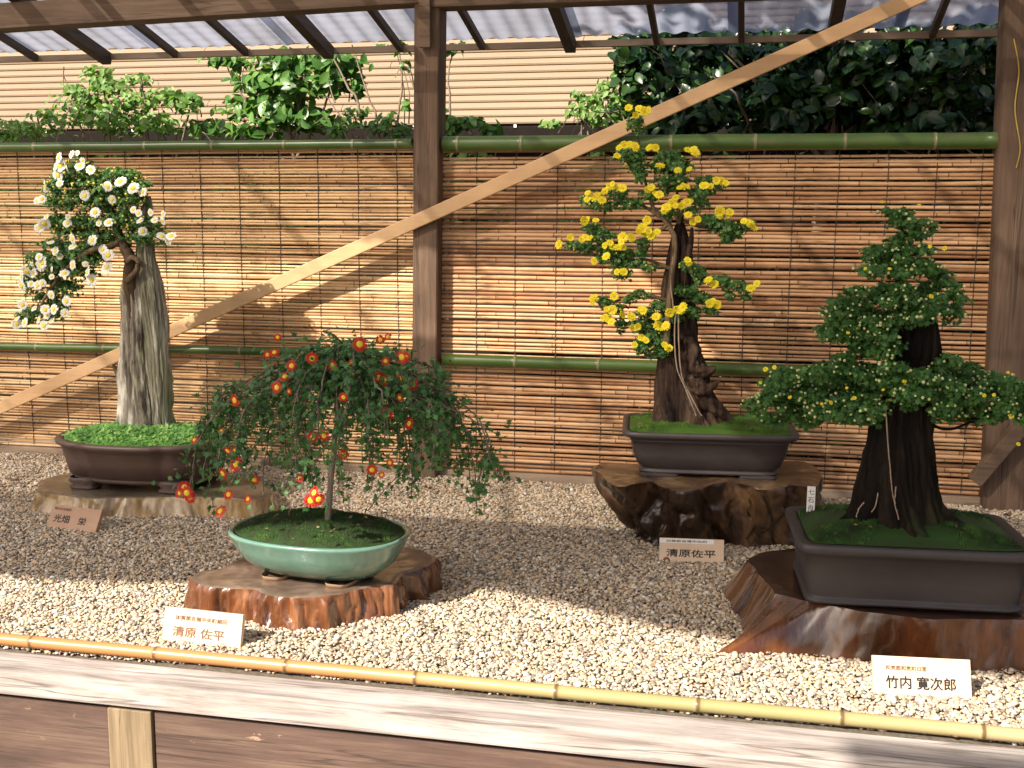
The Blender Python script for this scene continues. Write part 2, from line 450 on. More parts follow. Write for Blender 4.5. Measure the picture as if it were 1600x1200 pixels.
# ------------------------------------------------------------------ blinds
def slat_mesh(L, r, seed, nodes_gap=.28):
    rs = random.Random(seed); n = 34
    xs = list(np.linspace(0, L, n)); q = rs.uniform(0, nodes_gap); nds = []
    while q < L: nds.append(q); q += nodes_gap*rs.uniform(.8, 1.2)
    for t in nds: xs += [t-.003, t, t+.003]
    xs = sorted(min(L, max(0, v)) for v in xs)
    pts, rr, nd = [], [], []
    for v in xs:
        d = min([abs(v-t) for t in nds]+[1])
        pts.append((v, .002*nz(v*3, seed), (.0036*nz(v*2.2, seed+5, 2)+.0012*nz(v*9, seed+5, 2)))); rr.append(r*(1+.12*nz(v*4, seed+9)+(.14 if d < .002 else 0))); nd.append(1. if d < .0015 else 0.)
    V, F = tube(pts, rr, 6)
    return V, F, np.repeat(nd, 6)
def blind(x0, x1, z0, z1, n, r, mat, cordx, label, tears=()):
    t = thing('bamboo_blind', (x0, YF, z0), label, 'bamboo blind', 'bamboo blinds hanging between the posts')
    ms = []
    for s in range(6):
        V, F, nd = slat_mesh(x1-x0, r, s*3+1+n)
        ms.append(mesh_np('slat', V, F, {'node': nd}, True, [mat]))
    for i in range(n):
        if n == 79 and i in (n-3,): continue
        z = (z1-z0)*(i+.5)/n+random.uniform(-.0024, .0024)
        o = bpy.data.objects.new('slat', ms[random.randrange(6)]); COL.objects.link(o); o.parent = t
        k = random.uniform(.72, 1.25)
        fl = random.random() < .5
        o.location = ((x1-x0) if fl else 0, random.uniform(-.001, .001), z); o.scale = (1, k, k)
        o.rotation_euler = (random.uniform(0, 6), random.uniform(-.0012, .0012)+(.0), pi if fl else 0)
    for cx in cordx:
        lst = []
        for sgn in (-1, 1):
            pts = [(cx+.0012*nz(k*.2, cx, sgn)+.004*nz(k*.03, cx), YF+sgn*(r+.001)*(1 if (k % 2) else .55), z0+(z1-z0)*k/(n*1.0)) for k in range(0, n+1)]
            lst.append(tube(pts, .0017, 5))
        V, F = join(lst); part('cord', V, F, t, MAT['cord'])
    return t
zb, ztop = .03, 1.205
lx = [P(x, 400, YF)[0] for x in (37, 94, 145, 203, 260, 318, 378, 440, 500, 562, 622)]
rx = [P(x, 400, YF)[0] for x in (745, 806, 870, 943, 1020, 1092, 1165, 1236, 1304, 1380, 1455, 1525)]
xp = P(667, 400, YF)[0]; xr = P(1578, 400, YF)[0]
blind(-3.12, P(648, 500, YF)[0], zb, ztop, 100, .0053, MAT['slatL'], [-3.05]+lx, 'golden reed blind hanging left of the middle post')
blind(P(686, 500, YF)[0], P(1560, 500, YF)[0], zb, ztop, 79, .0065, MAT['slatR'], rx, 'reddish reed blind hanging between the middle post and right post')
blind(xr+.06, xr+.75, zb, ztop, 60, .006, MAT['slatR'], [xr+.15, xr+.32, xr+.5], 'reddish reed blind cut off at the right edge of the picture')

# ------------------------------------------------------------------ shelter
sh = thing('garden_shelter', (xp, YF, 0), 'dark timber shelter with posts, top beam and clear corrugated roof over the bonsai', 'shelter')
def postbox(pxl0, pxr0, y0, pxl1, pxr1, y1, Y, dep, zt, name='post'):
    # tapered/tilted post from pixel edges at two heights
    A0, B0 = P(pxl0, y0, Y), P(pxr0, y0, Y); A1, B1 = P(pxl1, y1, Y), P(pxr1, y1, Y)
    def at(Pa, Pb, z): return Pa[0]+(Pb[0]-Pa[0])*(z-Pa[2])/(Pb[2]-Pa[2])
    V, F = box(0, 1, Y, Y+dep, -.02, zt, 0)
    V = np.array([(at(A0, A1, v[2]) if v[0] < .5 else at(B0, B1, v[2]), v[1], v[2]) for v in V])
    import bmesh
    bm = bmesh.new(); vv = [bm.verts.new(v) for v in V]
    for f in F: bm.faces.new([vv[i] for i in f])
    bmesh.ops.bevel(bm, geom=bm.edges[:], offset=.003, segments=2, affect='EDGES'); bm.verts.index_update()
    V = np.array([v.co[:] for v in bm.verts]); F = [tuple(v.index for v in f.verts) for f in bm.faces]; bm.free()
    part(name, V, F, sh, MAT['post'])
YP = YF-.07
postbox(647, 686, 30, 643, 680, 735, YP-.004, .10, 1.705)
postbox(1568, 1612, 60, 1537, 1600, 770, YP-.004, .10, 1.72)
V, F = box(-3.22, -3.13, YP, YP+.11, -.02, 1.63, .003); part('post', V, F, sh, MAT['post'])
# top beam
V, F = beambox(P(-260, 72.5-27, YP+.03), P(668, 13-27, YP+.03), .095, .092); part('beam', V, F, sh, MAT['beam'])
q_ = P(676, 14, YP+.03); V, F = box(q_[0], 2.4, YP-.016, YP+.08, q_[2]-.002, q_[2]+.10, .004); part('beam', V, F, sh, MAT['beam'])
a = P(664, 40, YP-.025)
V, F = box(a[0]-.02, a[0]+.02, YP-.035, YP-.013, P(664, 74, YP-.03)[2], 1.80, .002); part('strap', V, F, sh, MAT['beam'])
# sill under blinds
V, F = box(-3.12, xp-.05, YF-.02, YF+.03, -.02, .026, .003); part('sill', V, F, sh, MAT['sill'])
V, F = box(xp+.04, xr-.04, YF-.02, YF+.03, -.02, .026, .003); part('sill', V, F, sh, MAT['sill'])
V, F = box(xr+.06, 2.3, YF-.02, YF+.03, -.02, .026, .003); part('sill', V, F, sh, MAT['sill'])
# small wedge block at right post
a = P(1522, 752, YP-.04); b = P(1590, 672, YP-.04)
V, F = beambox(a, b, .045, .045, (0, 1, 0)); part('block', V, F, sh, MAT['beam'])
# diagonal brace
a = P(-120, 691, YP-.02); b = P(1440, -8, YP-.02)
V, F = beambox(a, b+(b-a)*.06, .020, .0475, (0, 0, 1)); 
br = part('brace', V, F, sh, MAT['brace'])
# roof plane
YE = YF+.55
def zr(y): return 1.632+.25*(YE-y)
ang = math.atan(.25)
YFRONT = -.35
raf = [(-60, 103, 0), (60, 92, 0), (170, 86, 1), (277, 80, 0), (387, 75, 0), (516, 67, 1), (628, 62, 0), (755, 60, 0), (893, 57, 1), (1027, 54, 0), (1159, 52, 0), (1300, 50, 1), (1456, 48, 0), (1590, 46, 0)]
for q, qy, thick in raf:
    x = P(q, qy, YE)[0]
    wd, hg = (.042, .05) if thick else (.022, .03)
    V, F = beambox((x, YE-.012, zr(YE)-.002-hg/2), (x, 3.42, zr(3.42)-.002-hg/2), wd, hg); part('rafter', V, F, sh, MAT['rafter'])
for yb in (YE-.006, 3.40):
    V, F = box(-3.7, 2.4, yb-.012, yb+.012, zr(yb)-.03, zr(yb)-.006) if yb == YE-.006 else box(-3.7, 2.4, yb-.02, yb+.02, zr(yb)-.095, zr(yb)-.058)
    part('eave_board' if yb > 4 else 'purlin', V, F, sh, MAT['sill'] if yb > 4 else MAT['rafter'])
def sheetmat(name, T, dirt_dapple=.5, thresh=.5, tl_w=.4, tc1=(.50, .54, .62), tc2=(.34, .34, .33)):  # transmission noise: leaf dapple put into the unseen sheets, grime on the rear row
    m = N(name)
    v = m.coord((1, .35, 1))
    f = m.noise(2.6, m.coord(), 6, .62)
    f2 = m.noise(9, v, 5, .6)
    d = m.ramp(m.math('ADD', m.math('MULTIPLY', f, .7), m.math('MULTIPLY', f2, .3)), [(thresh-.06, 0.0), (thresh+.1, 1.0)])
    tp = m.n('BsdfTransparent'); tcol = m.mix(d, (T, T*.99, T*.97), (T*(1-dirt_dapple), T*(1-dirt_dapple)*.97, T*(1-dirt_dapple)*.92)); m.l(tcol, tp.inputs[0])
    tl = m.n('BsdfTranslucent'); m.l(m.mix(d, tc1, tc2), tl.inputs[0])
    gl = m.n('BsdfGlossy'); gl.inputs['Roughness'].default_value = .25; gl.inputs[0].default_value = (.6, .6, .6, 1)
    m1 = m.n('MixShader'); m1.inputs[0].default_value = tl_w; m2 = m.n('MixShader'); m2.inputs[0].default_value = .06
    m.l(tp.outputs[0], m1.inputs[1]); m.l(tl.outputs[0], m1.inputs[2]); m.l(m1.outputs[0], m2.inputs[1]); m.l(gl.outputs[0], m2.inputs[2])
    m.l(m2.outputs[0], m.out.inputs[0]); return m.m
SH = {'clear': sheetmat('roof_sheet_clear', .98, .55, .56, .10), 'mid': sheetmat('roof_sheet_diffuse', .80, .40, .5, .62, (.74, .74, .72), (.5, .48, .45)), 'dim': sheetmat('roof_sheet_dim', .64, .5, .48, .65, (.66, .62, .56), (.42, .38, .34)), 'blue': sheetmat('roof_sheet_bluish', .40, .3, .5, .72, (.36, .39, .49), (.30, .32, .38))}  # transmission grades added to shape light and shade on the blinds and bed
def roof_hit(p):
    """where sunlight reaching p crosses the roof plane"""
    p = np.asarray(p, float); n = np.array([0, .25, 1.0]); c = 1.632+.25*YE
    t = (c-np.dot(n, p))/np.dot(n, -SD); return p-SD*t
def corr(x0, x1, y0, y1, lift=0.0):
    per = .076; n = max(8, int((x1-x0)/per*6)); xs = np.linspace(x0, x1, n)
    ys = [y0, (y0+y1)/2, y1]; V = [(x, y, zr(y)+.005*sin(2*pi*x/per)+.008+lift) for y in ys for x in xs]
    F = [(j*n+i, j*n+i+1, (j+1)*n+i+1, (j+1)*n+i) for j in range(2) for i in range(n-1)]
    return np.array(V), F
def y_open(x): return .42 if x < -1.9 else 1.0
rows_ = [(.40, 1.96), (1.93, 2.44), (2.41, 3.75), (3.72, YE+.03)]
xs = np.linspace(-4.9, 2.3, 13)
for i in range(12):
    xm = (xs[i]+xs[i+1])/2
    for j, (ya, yb2) in enumerate(rows_):
        if j == 0 and xm > -1.5: ya = .98
        kd = 'blue' if j == 3 else ('clear' if j == 1 and xm < -1.2 else ('mid' if (xm < -1.3 if j == 0 else xm < -1.9) else 'dim'))  # clear strip placed for sun patches, low-transmission sheets to shade the right side
        V, F = corr(xs[i]-.02, xs[i+1]+.02, ya, yb2, .003*(i % 2)+.006*j)
        part('roof_sheet', V, F, sh, SH[kd], smooth=True)
# unseen boards added to shade the bed, front edge shaped to the shadow line
ex = [-5.2, -3.7, -3.2, -2.8, -2.5, -2.2, -1.8, -1.5, -1.0, 2.6]; ey = [-.70, -.68, -.56, -.43, -.43, -.66, -.80, -.85, -.86, -.86]
def shade_board(V, F): part('shade_board', V, F, sh, MAT['rafter'])
xe = np.linspace(-5.0, 2.6, 60); fe = np.interp(xe, ex, ey)+np.array([.025*nz(x*3, 8) for x in xe])
Vb = [(x, y, zr(y)+.03+dz) for dz in (0, .018) for x, f in zip(xe, fe) for y in (f, -.24)]
n_ = 60; Fb = []
for k in range(n_-1):
    Fb += [(2*k, 2*k+2, 2*k+3, 2*k+1), (2*n_+2*k, 2*n_+2*k+1, 2*n_+2*k+3, 2*n_+2*k+2), (2*k, 2*n_+2*k, 2*n_+2*k+2, 2*k+2), (2*k+1, 2*k+3, 2*n_+2*k+3, 2*n_+2*k+1)]
shade_board(Vb, Fb)
for k in range(4):
    ya = -.235+.165*k; V, F = box(-5.0, 2.6, ya, ya+.161, 0, .018); V[:, 2] += np.array([zr(y) for y in V[:, 1]])+.03; shade_board(V, F)
V, F = box(-1.80, -.5, -1.62, -1.18, 0, .018); V[:, 2] += 2.95; shade_board(V, F)  # detached unseen board, added to cast shade on the lower right corner
for k in range(4):  # further unseen boards, added to keep the cone bonsai in shade
    ya = .425+.145*k; V, F = box(-1.55, 2.6, ya, ya+.141, 0, .018); V[:, 2] += np.array([zr(y) for y in V[:, 1]])+.03; shade_board(V, F)

# ------------------------------------------------------------------ far building: ribbed metal roof with gutter
YG = 6.6
bl = thing('building', (-3, YG, -.55), 'beige building behind the fence with a lapped horizontally ribbed roof and dark gutter', 'building')
m = N('beige_metal'); f = m.noise(1.2, m.coord((.5, 1, 1)), 5, .6)
c = m.ramp(f, [(.3, (.27, .195, .13)), (.7, (.32, .235, .16))]); c = m.mix(m.ramp(m.noise(25, m.coord((1, 1, .3)), 4), [(.55, 0.), (.8, .35)]), c, (.35, .25, .17))
m.color(c); m.rough(.55); m.bump(m.noise(120, m.coord()), .1, .003); MAT['beige'] = m.m
MAT['gutter'] = plain('gutter', (.014, .011, .009), .9, spec=.1); MAT['wall'] = plain('dark_wall', (.018, .013, .010), .9, .3, 8, spec=.1)
zg = P(800, 200, YG)[2]
run, rise = .030, .046      # one course
nC = 34
bx = [-9.5, -6.1, -2.9, -.4, 2.6, 6.0]
for k in range(nC):
    y0, z0 = YG+.06+run*k, zg+.035+rise*k
    cuts = [bx[0]]+[v+((k*37) % 11-5)*.13 for v in bx[1:-1]]+[bx[-1]]
    for c0, c1 in zip(cuts[:-1], cuts[1:]):
        prof = [(0, -.010), (-.016, -.006), (-.019, .004), (-.012, .011), (run*.9, rise*.86), (run+.006, rise+.01), (run+.03, rise-.004), (.03, -.012)]
        V = [(x, y0+a, z0+b) for x in (c0+.002, c1-.002) for a, b in prof]; n = len(prof)
        F = [(i, (i+1) % n, n+(i+1) % n, n+i) for i in range(n)]+[tuple(range(n)), tuple(range(2*n-1, n-1, -1))]
        part('roof_course', V, F, bl, MAT['beige'])
V, F = box(-9.5, 6, YG-.10, YG+.03, zg-.07, zg+.005, .01); part('gutter', V, F, bl, MAT['gutter'])
for k in range(26):
    x = -9.3+k*.61
    V, F = box(x-.008, x+.008, YG-.106, YG-.101, zg-.005, zg+.012); part('gutter_bracket', V, F, bl, MAT['paper'])
V, F = box(-9.4, 5.9, YG+.08, YG+.16, -.55, zg-.01); part('wall', V, F, bl, MAT['wall'])
V, F = box(-9.5, 6, YG+run*nC+.3, YG+4, -.55, zg+.9*rise*nC); part('wall', V, F, bl, MAT['wall'])

# ------------------------------------------------------------------ shrubs behind the fence
LM = {
 'bright': leafmat('leaf_bright', (.06, .15, .025), (.14, .27, .05), (.30, .42, .13), .5, .3),
 'mid': leafmat('leaf_mid', (.035, .11, .02), (.08, .19, .035), (.18, .32, .08), .38, .28),
 'dark': leafmat('leaf_dark', (.008, .026, .007), (.016, .048, .012), (.05, .11, .022), .3, .12),
 'mum': leafmat('leaf_mum', (.024, .08, .016), (.058, .155, .032), (.14, .28, .065), .55, .2),
 'mumB': leafmat('leaf_mum_weeping', (.024, .078, .022), (.052, .15, .045), (.12, .26, .08), .5, .3),
 'mumdark': leafmat('leaf_mum_dark', (.022, .075, .014), (.045, .14, .024), (.10, .23, .045), .6, .25),
}
MAT['twig'] = wood('twig_bark', [(.12, .09, .06), (.22, .17, .12), (.32, .26, .2)], 'z', .85)
MAT['twigdark'] = wood('dark_bark', [(.04, .03, .02), (.08, .06, .045), (.14, .1, .08)], 'z', .85)
def leafpos(pads, Y, dens, dep):
    """pads: (px, py, rx, ry[, dY]) ellipsoid clumps given in photo pixels at plane Y"""
    pos, nrm = [], []
    for p in pads:
        dY = p[4] if len(p) > 4 else 0
        c = P(p[0], p[1], Y+dY); s = ppm(c); rx, rz = p[2]/s, p[3]/s
        d = min(dep, max(rx, rz)*1.2)
        n = int(p[2]*p[3]*dens)
        u = rng.normal(size=(n, 3)); u /= np.linalg.norm(u, axis=1, keepdims=True); r = rng.uniform(.15, 1.12, n)**.6
        q = u*r[:, None]; q[:, :2] *= (1+.25*rng.normal(size=(n, 1)))
        pos.append(c+q*np.array([rx, d, rz])); k = u.copy(); k[:, 2] = np.abs(k[:, 2])*.6+.5; k[:, 1] -= .35
        nrm.append(k+.55*rng.normal(size=(n, 3)))
    return np.concatenate(pos), np.concatenate(nrm)
def shrub(loc, label, cat, Y, pads, dens, size, mat, dep=.35, stems=(), tpl=(OV, OVF), single=0, name='shrub', group=None, bark='twig', twigs=0):
    t = thing(name, loc, label, cat, group)
    pos, nrm = leafpos(pads, Y, dens, dep)
    pos[:, 2] = np.maximum(pos[:, 2], -.5)
    pos[:, 1] = np.where(pos[:, 1] < YF+.09, YF+.09+rng.uniform(0, .1, len(pos)), pos[:, 1])
    pos[:, 2] = np.where((pos[:, 1] < YE+.1) & (pos[:, 2] > 1.52), 1.52, pos[:, 2])
    sz = size*rng.uniform(.6, 1.2, len(pos))
    order = np.argsort(pos[:, 1]); pos, nrm, sz = pos[order], nrm[order], sz[order]
    vis = [i for i in range(len(pos)) if pos[i, 2] > 1.2][:single]
    vs_ = set(vis); rest = np.array([i for i in range(len(pos)) if i not in vs_])
    V, F, va = scatter(*tpl, pos[rest], nrm[rest], sz[rest])
    part('foliage', V, F, t, mat, attrs={'var': va}, kind='stuff')
    if vis:
        ms = [mesh_np('leaf', tpl[0], tpl[1], {'var': np.full(len(tpl[0]), v)}, False, [mat]) for v in (.15, .35, .5, .65, .85)]
        M = rots(nrm[vis], rng.uniform(0, 2*pi, len(vis))); O = off(t)
        for j, i in enumerate(vis):
            o = bpy.data.objects.new('leaf', ms[j % 5]); COL.objects.link(o); o.parent = t
            mm = Matrix.Identity(4)
            for a in range(3):
                for b in range(3): mm[a][b] = M[j][a][b]*sz[i]
                mm[a][3] = pos[i][a]-O[a]
            o.matrix_basis = mm
    for st in stems:
        pts = smoothpath([np.array([P(a, b, Y+dy)[0], Y+dy, P(a, b, Y+dy)[2]]) for a, b, dy in zip(st[1::3], st[2::3], st[3::3])], 14)
        pts += np.array([[.012*nz(i*.5, st[0]*99, 1), .01*nz(i*.5, 3, st[0]*50), 0] for i in range(14)])
        V, F = tube(pts, np.linspace(st[0], st[0]*.35, 14), 7); part('branch' if st[0] < .012 else 'trunk', V, F, t, MAT[bark], smooth=True)
    if twigs:
        lst = []
        for _ in range(twigs):
            i = rng.integers(len(pos)); q = pos[i]; d = rng.normal(size=3)*.5+np.array([0, 0, .9]); L = rng.uniform(.1, .3)
            lst.append(tube(smoothpath([q-d*L, q-d*L*.5+rng.normal(size=3)*.015, q], 5), [.0035, .003, .0025, .002, .0015], 4, False))
        V, F = join(lst); part('twig', V, F, t, MAT[bark], kind='stuff')
    return t
g = 'shrubs behind the blinds'
def L3(px, py, Y): p = P(px, py, Y); return (p[0], Y, -.55)
shrub(L3(170, 200, 4.9), 'bright small-leaved shrub left of the picture, rising above the white flowered bonsai', 'shrub', 4.9,
      [(150, 115, 26, 12), (168, 135, 40, 16), (215, 125, 22, 9), (135, 160, 45, 22), (215, 160, 45, 20), (180, 190, 75, 22), (262, 150, 24, 12), (290, 165, 26, 14), (112, 140, 18, 12), (250, 195, 40, 16), (160, 330, 90, 90), (240, 420, 70, 90)],
      .20, .043, LM['bright'], .3, [(.011, 170, 700, .1, 175, 300, 0, 160, 110, 0), (.009, 200, 600, .1, 230, 250, 0, 220, 120, 0), (.008, 190, 500, .1, 280, 230, 0, 300, 150, 0), (.007, 150, 400, .1, 130, 220, 0, 100, 120, 0)], twigs=60)
shrub(L3(50, 210, 4.8), 'low bright green shrub at the far left edge above the blind', 'shrub', 4.8,
      [(40, 205, 50, 14), (90, 190, 30, 12), (20, 195, 28, 8), (70, 180, 25, 7), (5, 215, 30, 10), (40, 330, 60, 70), (90, 450, 90, 80)], .22, .036, LM['bright'], .3, [(.008, 40, 600, .1, 50, 300, 0, 60, 190, 0)], twigs=30)
shrub(L3(460, 200, 5.0), 'large-leaved green shrub left of the middle post reaching the roof eave', 'shrub', 5.0,
      [(345, 95, 30, 9), (375, 100, 22, 9), (430, 95, 42, 18), (500, 95, 40, 18), (400, 130, 40, 20), (455, 130, 50, 26), (520, 125, 34, 26), (380, 170, 34, 22), (440, 175, 48, 30), (490, 190, 42, 20), (545, 100, 26, 12), (400, 205, 52, 14), (330, 200, 40, 12), (300, 155, 16, 9), (560, 140, 12, 18), (420, 380, 110, 120)],
      .13, .068, LM['mid'], .35, [(.016, 480, 800, .1, 470, 400, 0, 455, 220, 0, 430, 90, 0), (.009, 455, 260, 0, 500, 180, 0, 540, 80, 0), (.008, 450, 260, 0, 390, 170, 0, 350, 95, 0), (.007, 455, 240, 0, 470, 150, 0, 480, 80, 0)], single=150, twigs=50)
shrub(L3(575, 220, 4.8), 'bare slender sapling stems between the big shrub and the middle post', 'sapling', 4.8,
      [(600, 200, 40, 12), (545, 190, 30, 10), (560, 175, 25, 8), (625, 205, 22, 12), (530, 205, 25, 9), (627, 75, 16, 12), (600, 75, 18, 5), (632, 100, 8, 14), (610, 185, 14, 10), (635, 165, 6, 12)], .13, .040, LM['mid'], .2,
      [(.0085, 568, 700, .1, 568, 230, 0, 540, 130, 0, 505, 62, 0), (.007, 600, 500, .1, 595, 230, 0, 575, 150, 0, 550, 70, 0), (.007, 625, 500, .1, 622, 215, 0, 628, 120, 0, 622, 70, 0), (.005, 560, 215, 0, 530, 180, 0, 510, 150, 0)], name='sapling', twigs=20)
shrub(L3(740, 200, 4.8), 'small drooping leafy shrub just right of the middle post', 'shrub', 4.8,
      [(720, 195, 20, 14), (745, 190, 22, 8), (700, 205, 20, 12), (765, 205, 20, 8), (705, 78, 18, 9), (720, 70, 10, 4), (690, 180, 8, 14), (740, 300, 50, 70)], .14, .058, LM['mid'], .2, [(.007, 700, 500, .1, 705, 220, 0, 700, 120, 0, 712, 75, 0)], twigs=10)
shrub(L3(940, 190, 4.9), 'pale loose shrub beside the dark tree, in front of the gutter', 'shrub', 4.9,
      [(920, 160, 26, 14), (905, 175, 26, 12), (950, 140, 24, 18), (940, 185, 40, 16), (965, 120, 14, 12), (975, 165, 22, 20), (900, 150, 14, 6), (860, 195, 22, 6), (940, 320, 60, 80)], .2, .036, LM['bright'], .25, [(.007, 930, 500, .1, 935, 230, 0, 950, 120, 0), (.006, 930, 240, 0, 905, 170, 0)], twigs=40)
pads = []
for k in range(110):
    a, b = rng.uniform(985, 1600), rng.uniform(35, 215); pads.append((a, b, rng.uniform(28, 52), rng.uniform(18, 32), rng.uniform(-.15, .9)))
pads += [(985, 90, 26, 20, -.1), (1000, 130, 30, 26, -.1), (975, 68, 16, 10, -.1), (1000, 70, 24, 14, 0), (1020, 180, 34, 22, 0), (1015, 100, 34, 26, .2)]
for k in range(30): pads.append((rng.uniform(990, 1650), rng.uniform(260, 700), rng.uniform(50, 90), rng.uniform(40, 80), rng.uniform(.2, .9)))
shrub(L3(1300, 200, 5.3), 'dark glossy-leaved evergreen tree behind the right blind', 'tree', 4.9, pads, .15, .074, LM['dark'], .3,
      [(.05, 1290, 800, .6, 1280, 400, .5, 1300, 200, .4, 1310, 40, .4), (.014, 1290, 260, .4, 1200, 150, .2, 1120, 60, .1), (.012, 1300, 220, .3, 1400, 160, .1, 1500, 120, .0), (.010, 1290, 200, .3, 1350, 120, .0, 1380, 60, -.1), (.009, 1400, 230, .2, 1440, 130, 0, 1540, 90, 0), (.008, 1180, 220, .1, 1150, 150, -.1, 1100, 110, -.1)], single=150, name='tree', twigs=120)

ov = thing('overhanging_tree', (.6, 3.0, -.55), 'leafy tree branch overhanging the shelter roof, glimpsed as shadows through the clear sheets', 'tree')
n = 2600
cl = np.array([(rng.uniform(-1.7, .5), rng.uniform(2.2, 3.9), rng.uniform(3.1, 4.1)) for _ in range(60)])
pos = cl[rng.integers(0, 60, n)]+rng.normal(size=(n, 3))*np.array([.17, .17, .10])
V, F, va = scatter(OV, OVF, pos, rng.normal(size=(n, 3))*.5+np.array([0, 0, 1.]), .11*rng.uniform(.7, 1.2, n)); part('foliage', V, F, ov, LM['mid'], attrs={'var': va}, kind='stuff')
V, F = tube(smoothpath([(2.6, 4.9, -.55), (2.5, 4.8, 1.6), (1.9, 4.2, 3.0), (.6, 3.4, 3.5), (-.6, 3.0, 3.6), (-1.5, 2.8, 3.7)], 40), np.linspace(.12, .012, 40), 10); part('trunk', V, F, ov, MAT['twigdark'], smooth=True)

# ------------------------------------------------------------------ wooden display slabs and root stands
def lacquer(name, a, b, c, rough=.3, coat=.6, sc_=(1, 1, .2), streak=16, dist=.7):
    m = N(name)
    f = m.noise(streak, m.coord(sc_), 6, .62, dist); g_ = m.noise(5, m.coord(), 5, .6)
    t = m.math('ADD', m.math('MULTIPLY', f, .6), m.math('MULTIPLY', g_, .4))
    col = m.ramp(t, [(.33, a), (.5, b), (.66, c)]); col = m.mix(m.ramp(m.noise(70, m.coord(sc_), 4, .7), [(.5, 0.), (.75, .6)]), col, tuple(x*.3 for x in a))
    m.color(col); m.rough(rough); m.bump(m.math('ADD', f, m.math('MULTIPLY', m.noise(60, m.coord(sc_), 4), .4)), .5, .006)
    m.b.inputs['Coat Weight'].default_value = coat; m.b.inputs['Coat Roughness'].default_value = .15
    return m.m
def topmat(name, a, b, c, rough=.35, coat=.5):
    m = N(name)
    v = m.coord()
    wv = m.n('TexWave', wave_type='RINGS', rings_direction='Z'); wv.inputs['Scale'].default_value = 9; wv.inputs['Distortion'].default_value = 14; wv.inputs['Detail'].default_value = 3; m.l(v, wv.inputs[0])
    f = m.noise(9, v, 6, .65); t = m.math('ADD', m.math('MULTIPLY', f, .92), m.math('MULTIPLY', wv.outputs['Fac'], .08))
    m.color(m.ramp(t, [(.3, a), (.52, b), (.72, c)])); m.rough(rough); m.bump(t, .15, .004); m.b.inputs['Coat Weight'].default_value = coat
    return m.m
def slab(name, outline, zt, zb_, label, mats, group, flare=.04, groove=.012, freq=9, notch=0, seed=0, dome=.0, nz_=16, waist=0.0, topn=.004, bottom=None, ribs=(9, 21), crag=0):
    """outline: world xy points of the top rim; sides run down to zb_ with flutes"""
    o = np.array(outline); c = o.mean(0)
    pts = smoothpath(np.vstack([o, o[:1]]), 321)[:-1] if len(o) < 60 else o
    n = len(pts)
    cc = np.array([c[0], c[1]]); t = thing(name, (c[0], c[1], zb_), label, 'display stand', group)
    def resample(o_, m_):
        q_ = smoothpath(np.vstack([o_, o_[:1]]), 1201); sg = np.concatenate([[0], np.cumsum(np.linalg.norm(np.diff(q_, axis=0), axis=1))])
        tt = np.linspace(0, sg[-1], m_+1)[:-1]; return np.stack([np.interp(tt, sg, q_[:, 0]), np.interp(tt, sg, q_[:, 1])], -1)
    if bottom is not None:
        bo = np.array(bottom); pb = smoothpath(np.vstack([bo, bo[:1]]), 321)[:-1]
    d = pts-cc; L = np.linalg.norm(d, axis=1, keepdims=True); dn = d/L
    # arclength param for flutes
    seg = np.linalg.norm(np.diff(np.vstack([pts, pts[:1]]), axis=0), axis=1); S = np.cumsum(seg)
    tot = S[-1]
    rim = pts+dn*np.array([[.010*fbm(cos(2*pi*s/tot)*6, sin(2*pi*s/tot)*6, seed)] for s in S])
    V = []
    rings = [0, .25, .5, .75, .9, .97]
    for r in rings[1:]:
        for q in range(n):
            p = cc+(rim[q]-cc)*r
            V.append((p[0], p[1], zt+topn*fbm(p[0]*9, p[1]*9, seed+4)+dome*(1-r)))
    Vt = [(cc[0], cc[1], zt+dome)]+V
    F = [(0, 1+q, 1+(q+1) % n) for q in range(n)]
    for r in range(len(rings)-2):
        for q in range(n):
            a_ = 1+r*n+q; b_ = 1+r*n+(q+1) % n; F.append((a_, a_+n, b_+n, b_))
    # close to rim
    base = len(Vt); lastring = base-n
    top_side = []
    for q in range(n):
        z = zt+topn*fbm(rim[q][0]*9, rim[q][1]*9, seed+4)-.003
        top_side.append((rim[q][0], rim[q][1], z))
    Vt += top_side
    for q in range(n): F.append((lastring+q, base+q, base+(q+1) % n, lastring+(q+1) % n))
    part('top', Vt, F, t, mats[0], smooth=True)
    Vs = list(top_side)
    for k in range(1, nz_+1):
        u = k/nz_; z = zt-.003+(zb_-zt)*u
        for q in range(n):
            s = 2*pi*S[q]/tot; cs, sn = cos(s), sin(s); fr = freq*tot/2
            fl = fbm(cs*fr, sn*fr, seed+u*.7, 3)
            wr = s+.25*fbm(cs*2.5, sn*2.5, seed+u*.6, 3); am_ = .5+.9*fbm(cs*2, sn*2, seed+30)
            rd = (abs(sin(wr*ribs[0]+seed))**.55-.6)*1.1*max(.15, am_)+(abs(sin(wr*ribs[1]+seed*2+u*.4))**.6-.6)*.45
            disp = groove*(fl*1.0+rd)*min(1, .35+u*4)+flare*u**1.5*(1+1.2*fbm(cs*3, sn*3, seed+8))
            disp -= waist*math.sin(pi*min(1, u*1.1))*(1+fbm(cs*4, sn*4, seed+2+u))
            if crag: disp += crag*min(1, .25+u*3)*(fbm(rim[q][0]*9, rim[q][1]*9, z*11+seed, 4)*1.6-.9*max(0, 1-abs(fbm(rim[q][0]*7+4, rim[q][1]*7, z*4, 3))*7))
            bs_ = rim[q] if bottom is None else rim[q]*(1-u**1.15)+(pb[q]+rim[q]-pts[q])*u**1.15
            p = bs_+dn[q]*disp
            Vs.append((p[0], p[1], z))
    Fs = [(k*n+q, (k+1)*n+q, (k+1)*n+(q+1) % n, k*n+(q+1) % n) for k in range(nz_) for q in range(n)]
    part('side', Vs, Fs, t, mats[1], smooth=True)
    return t
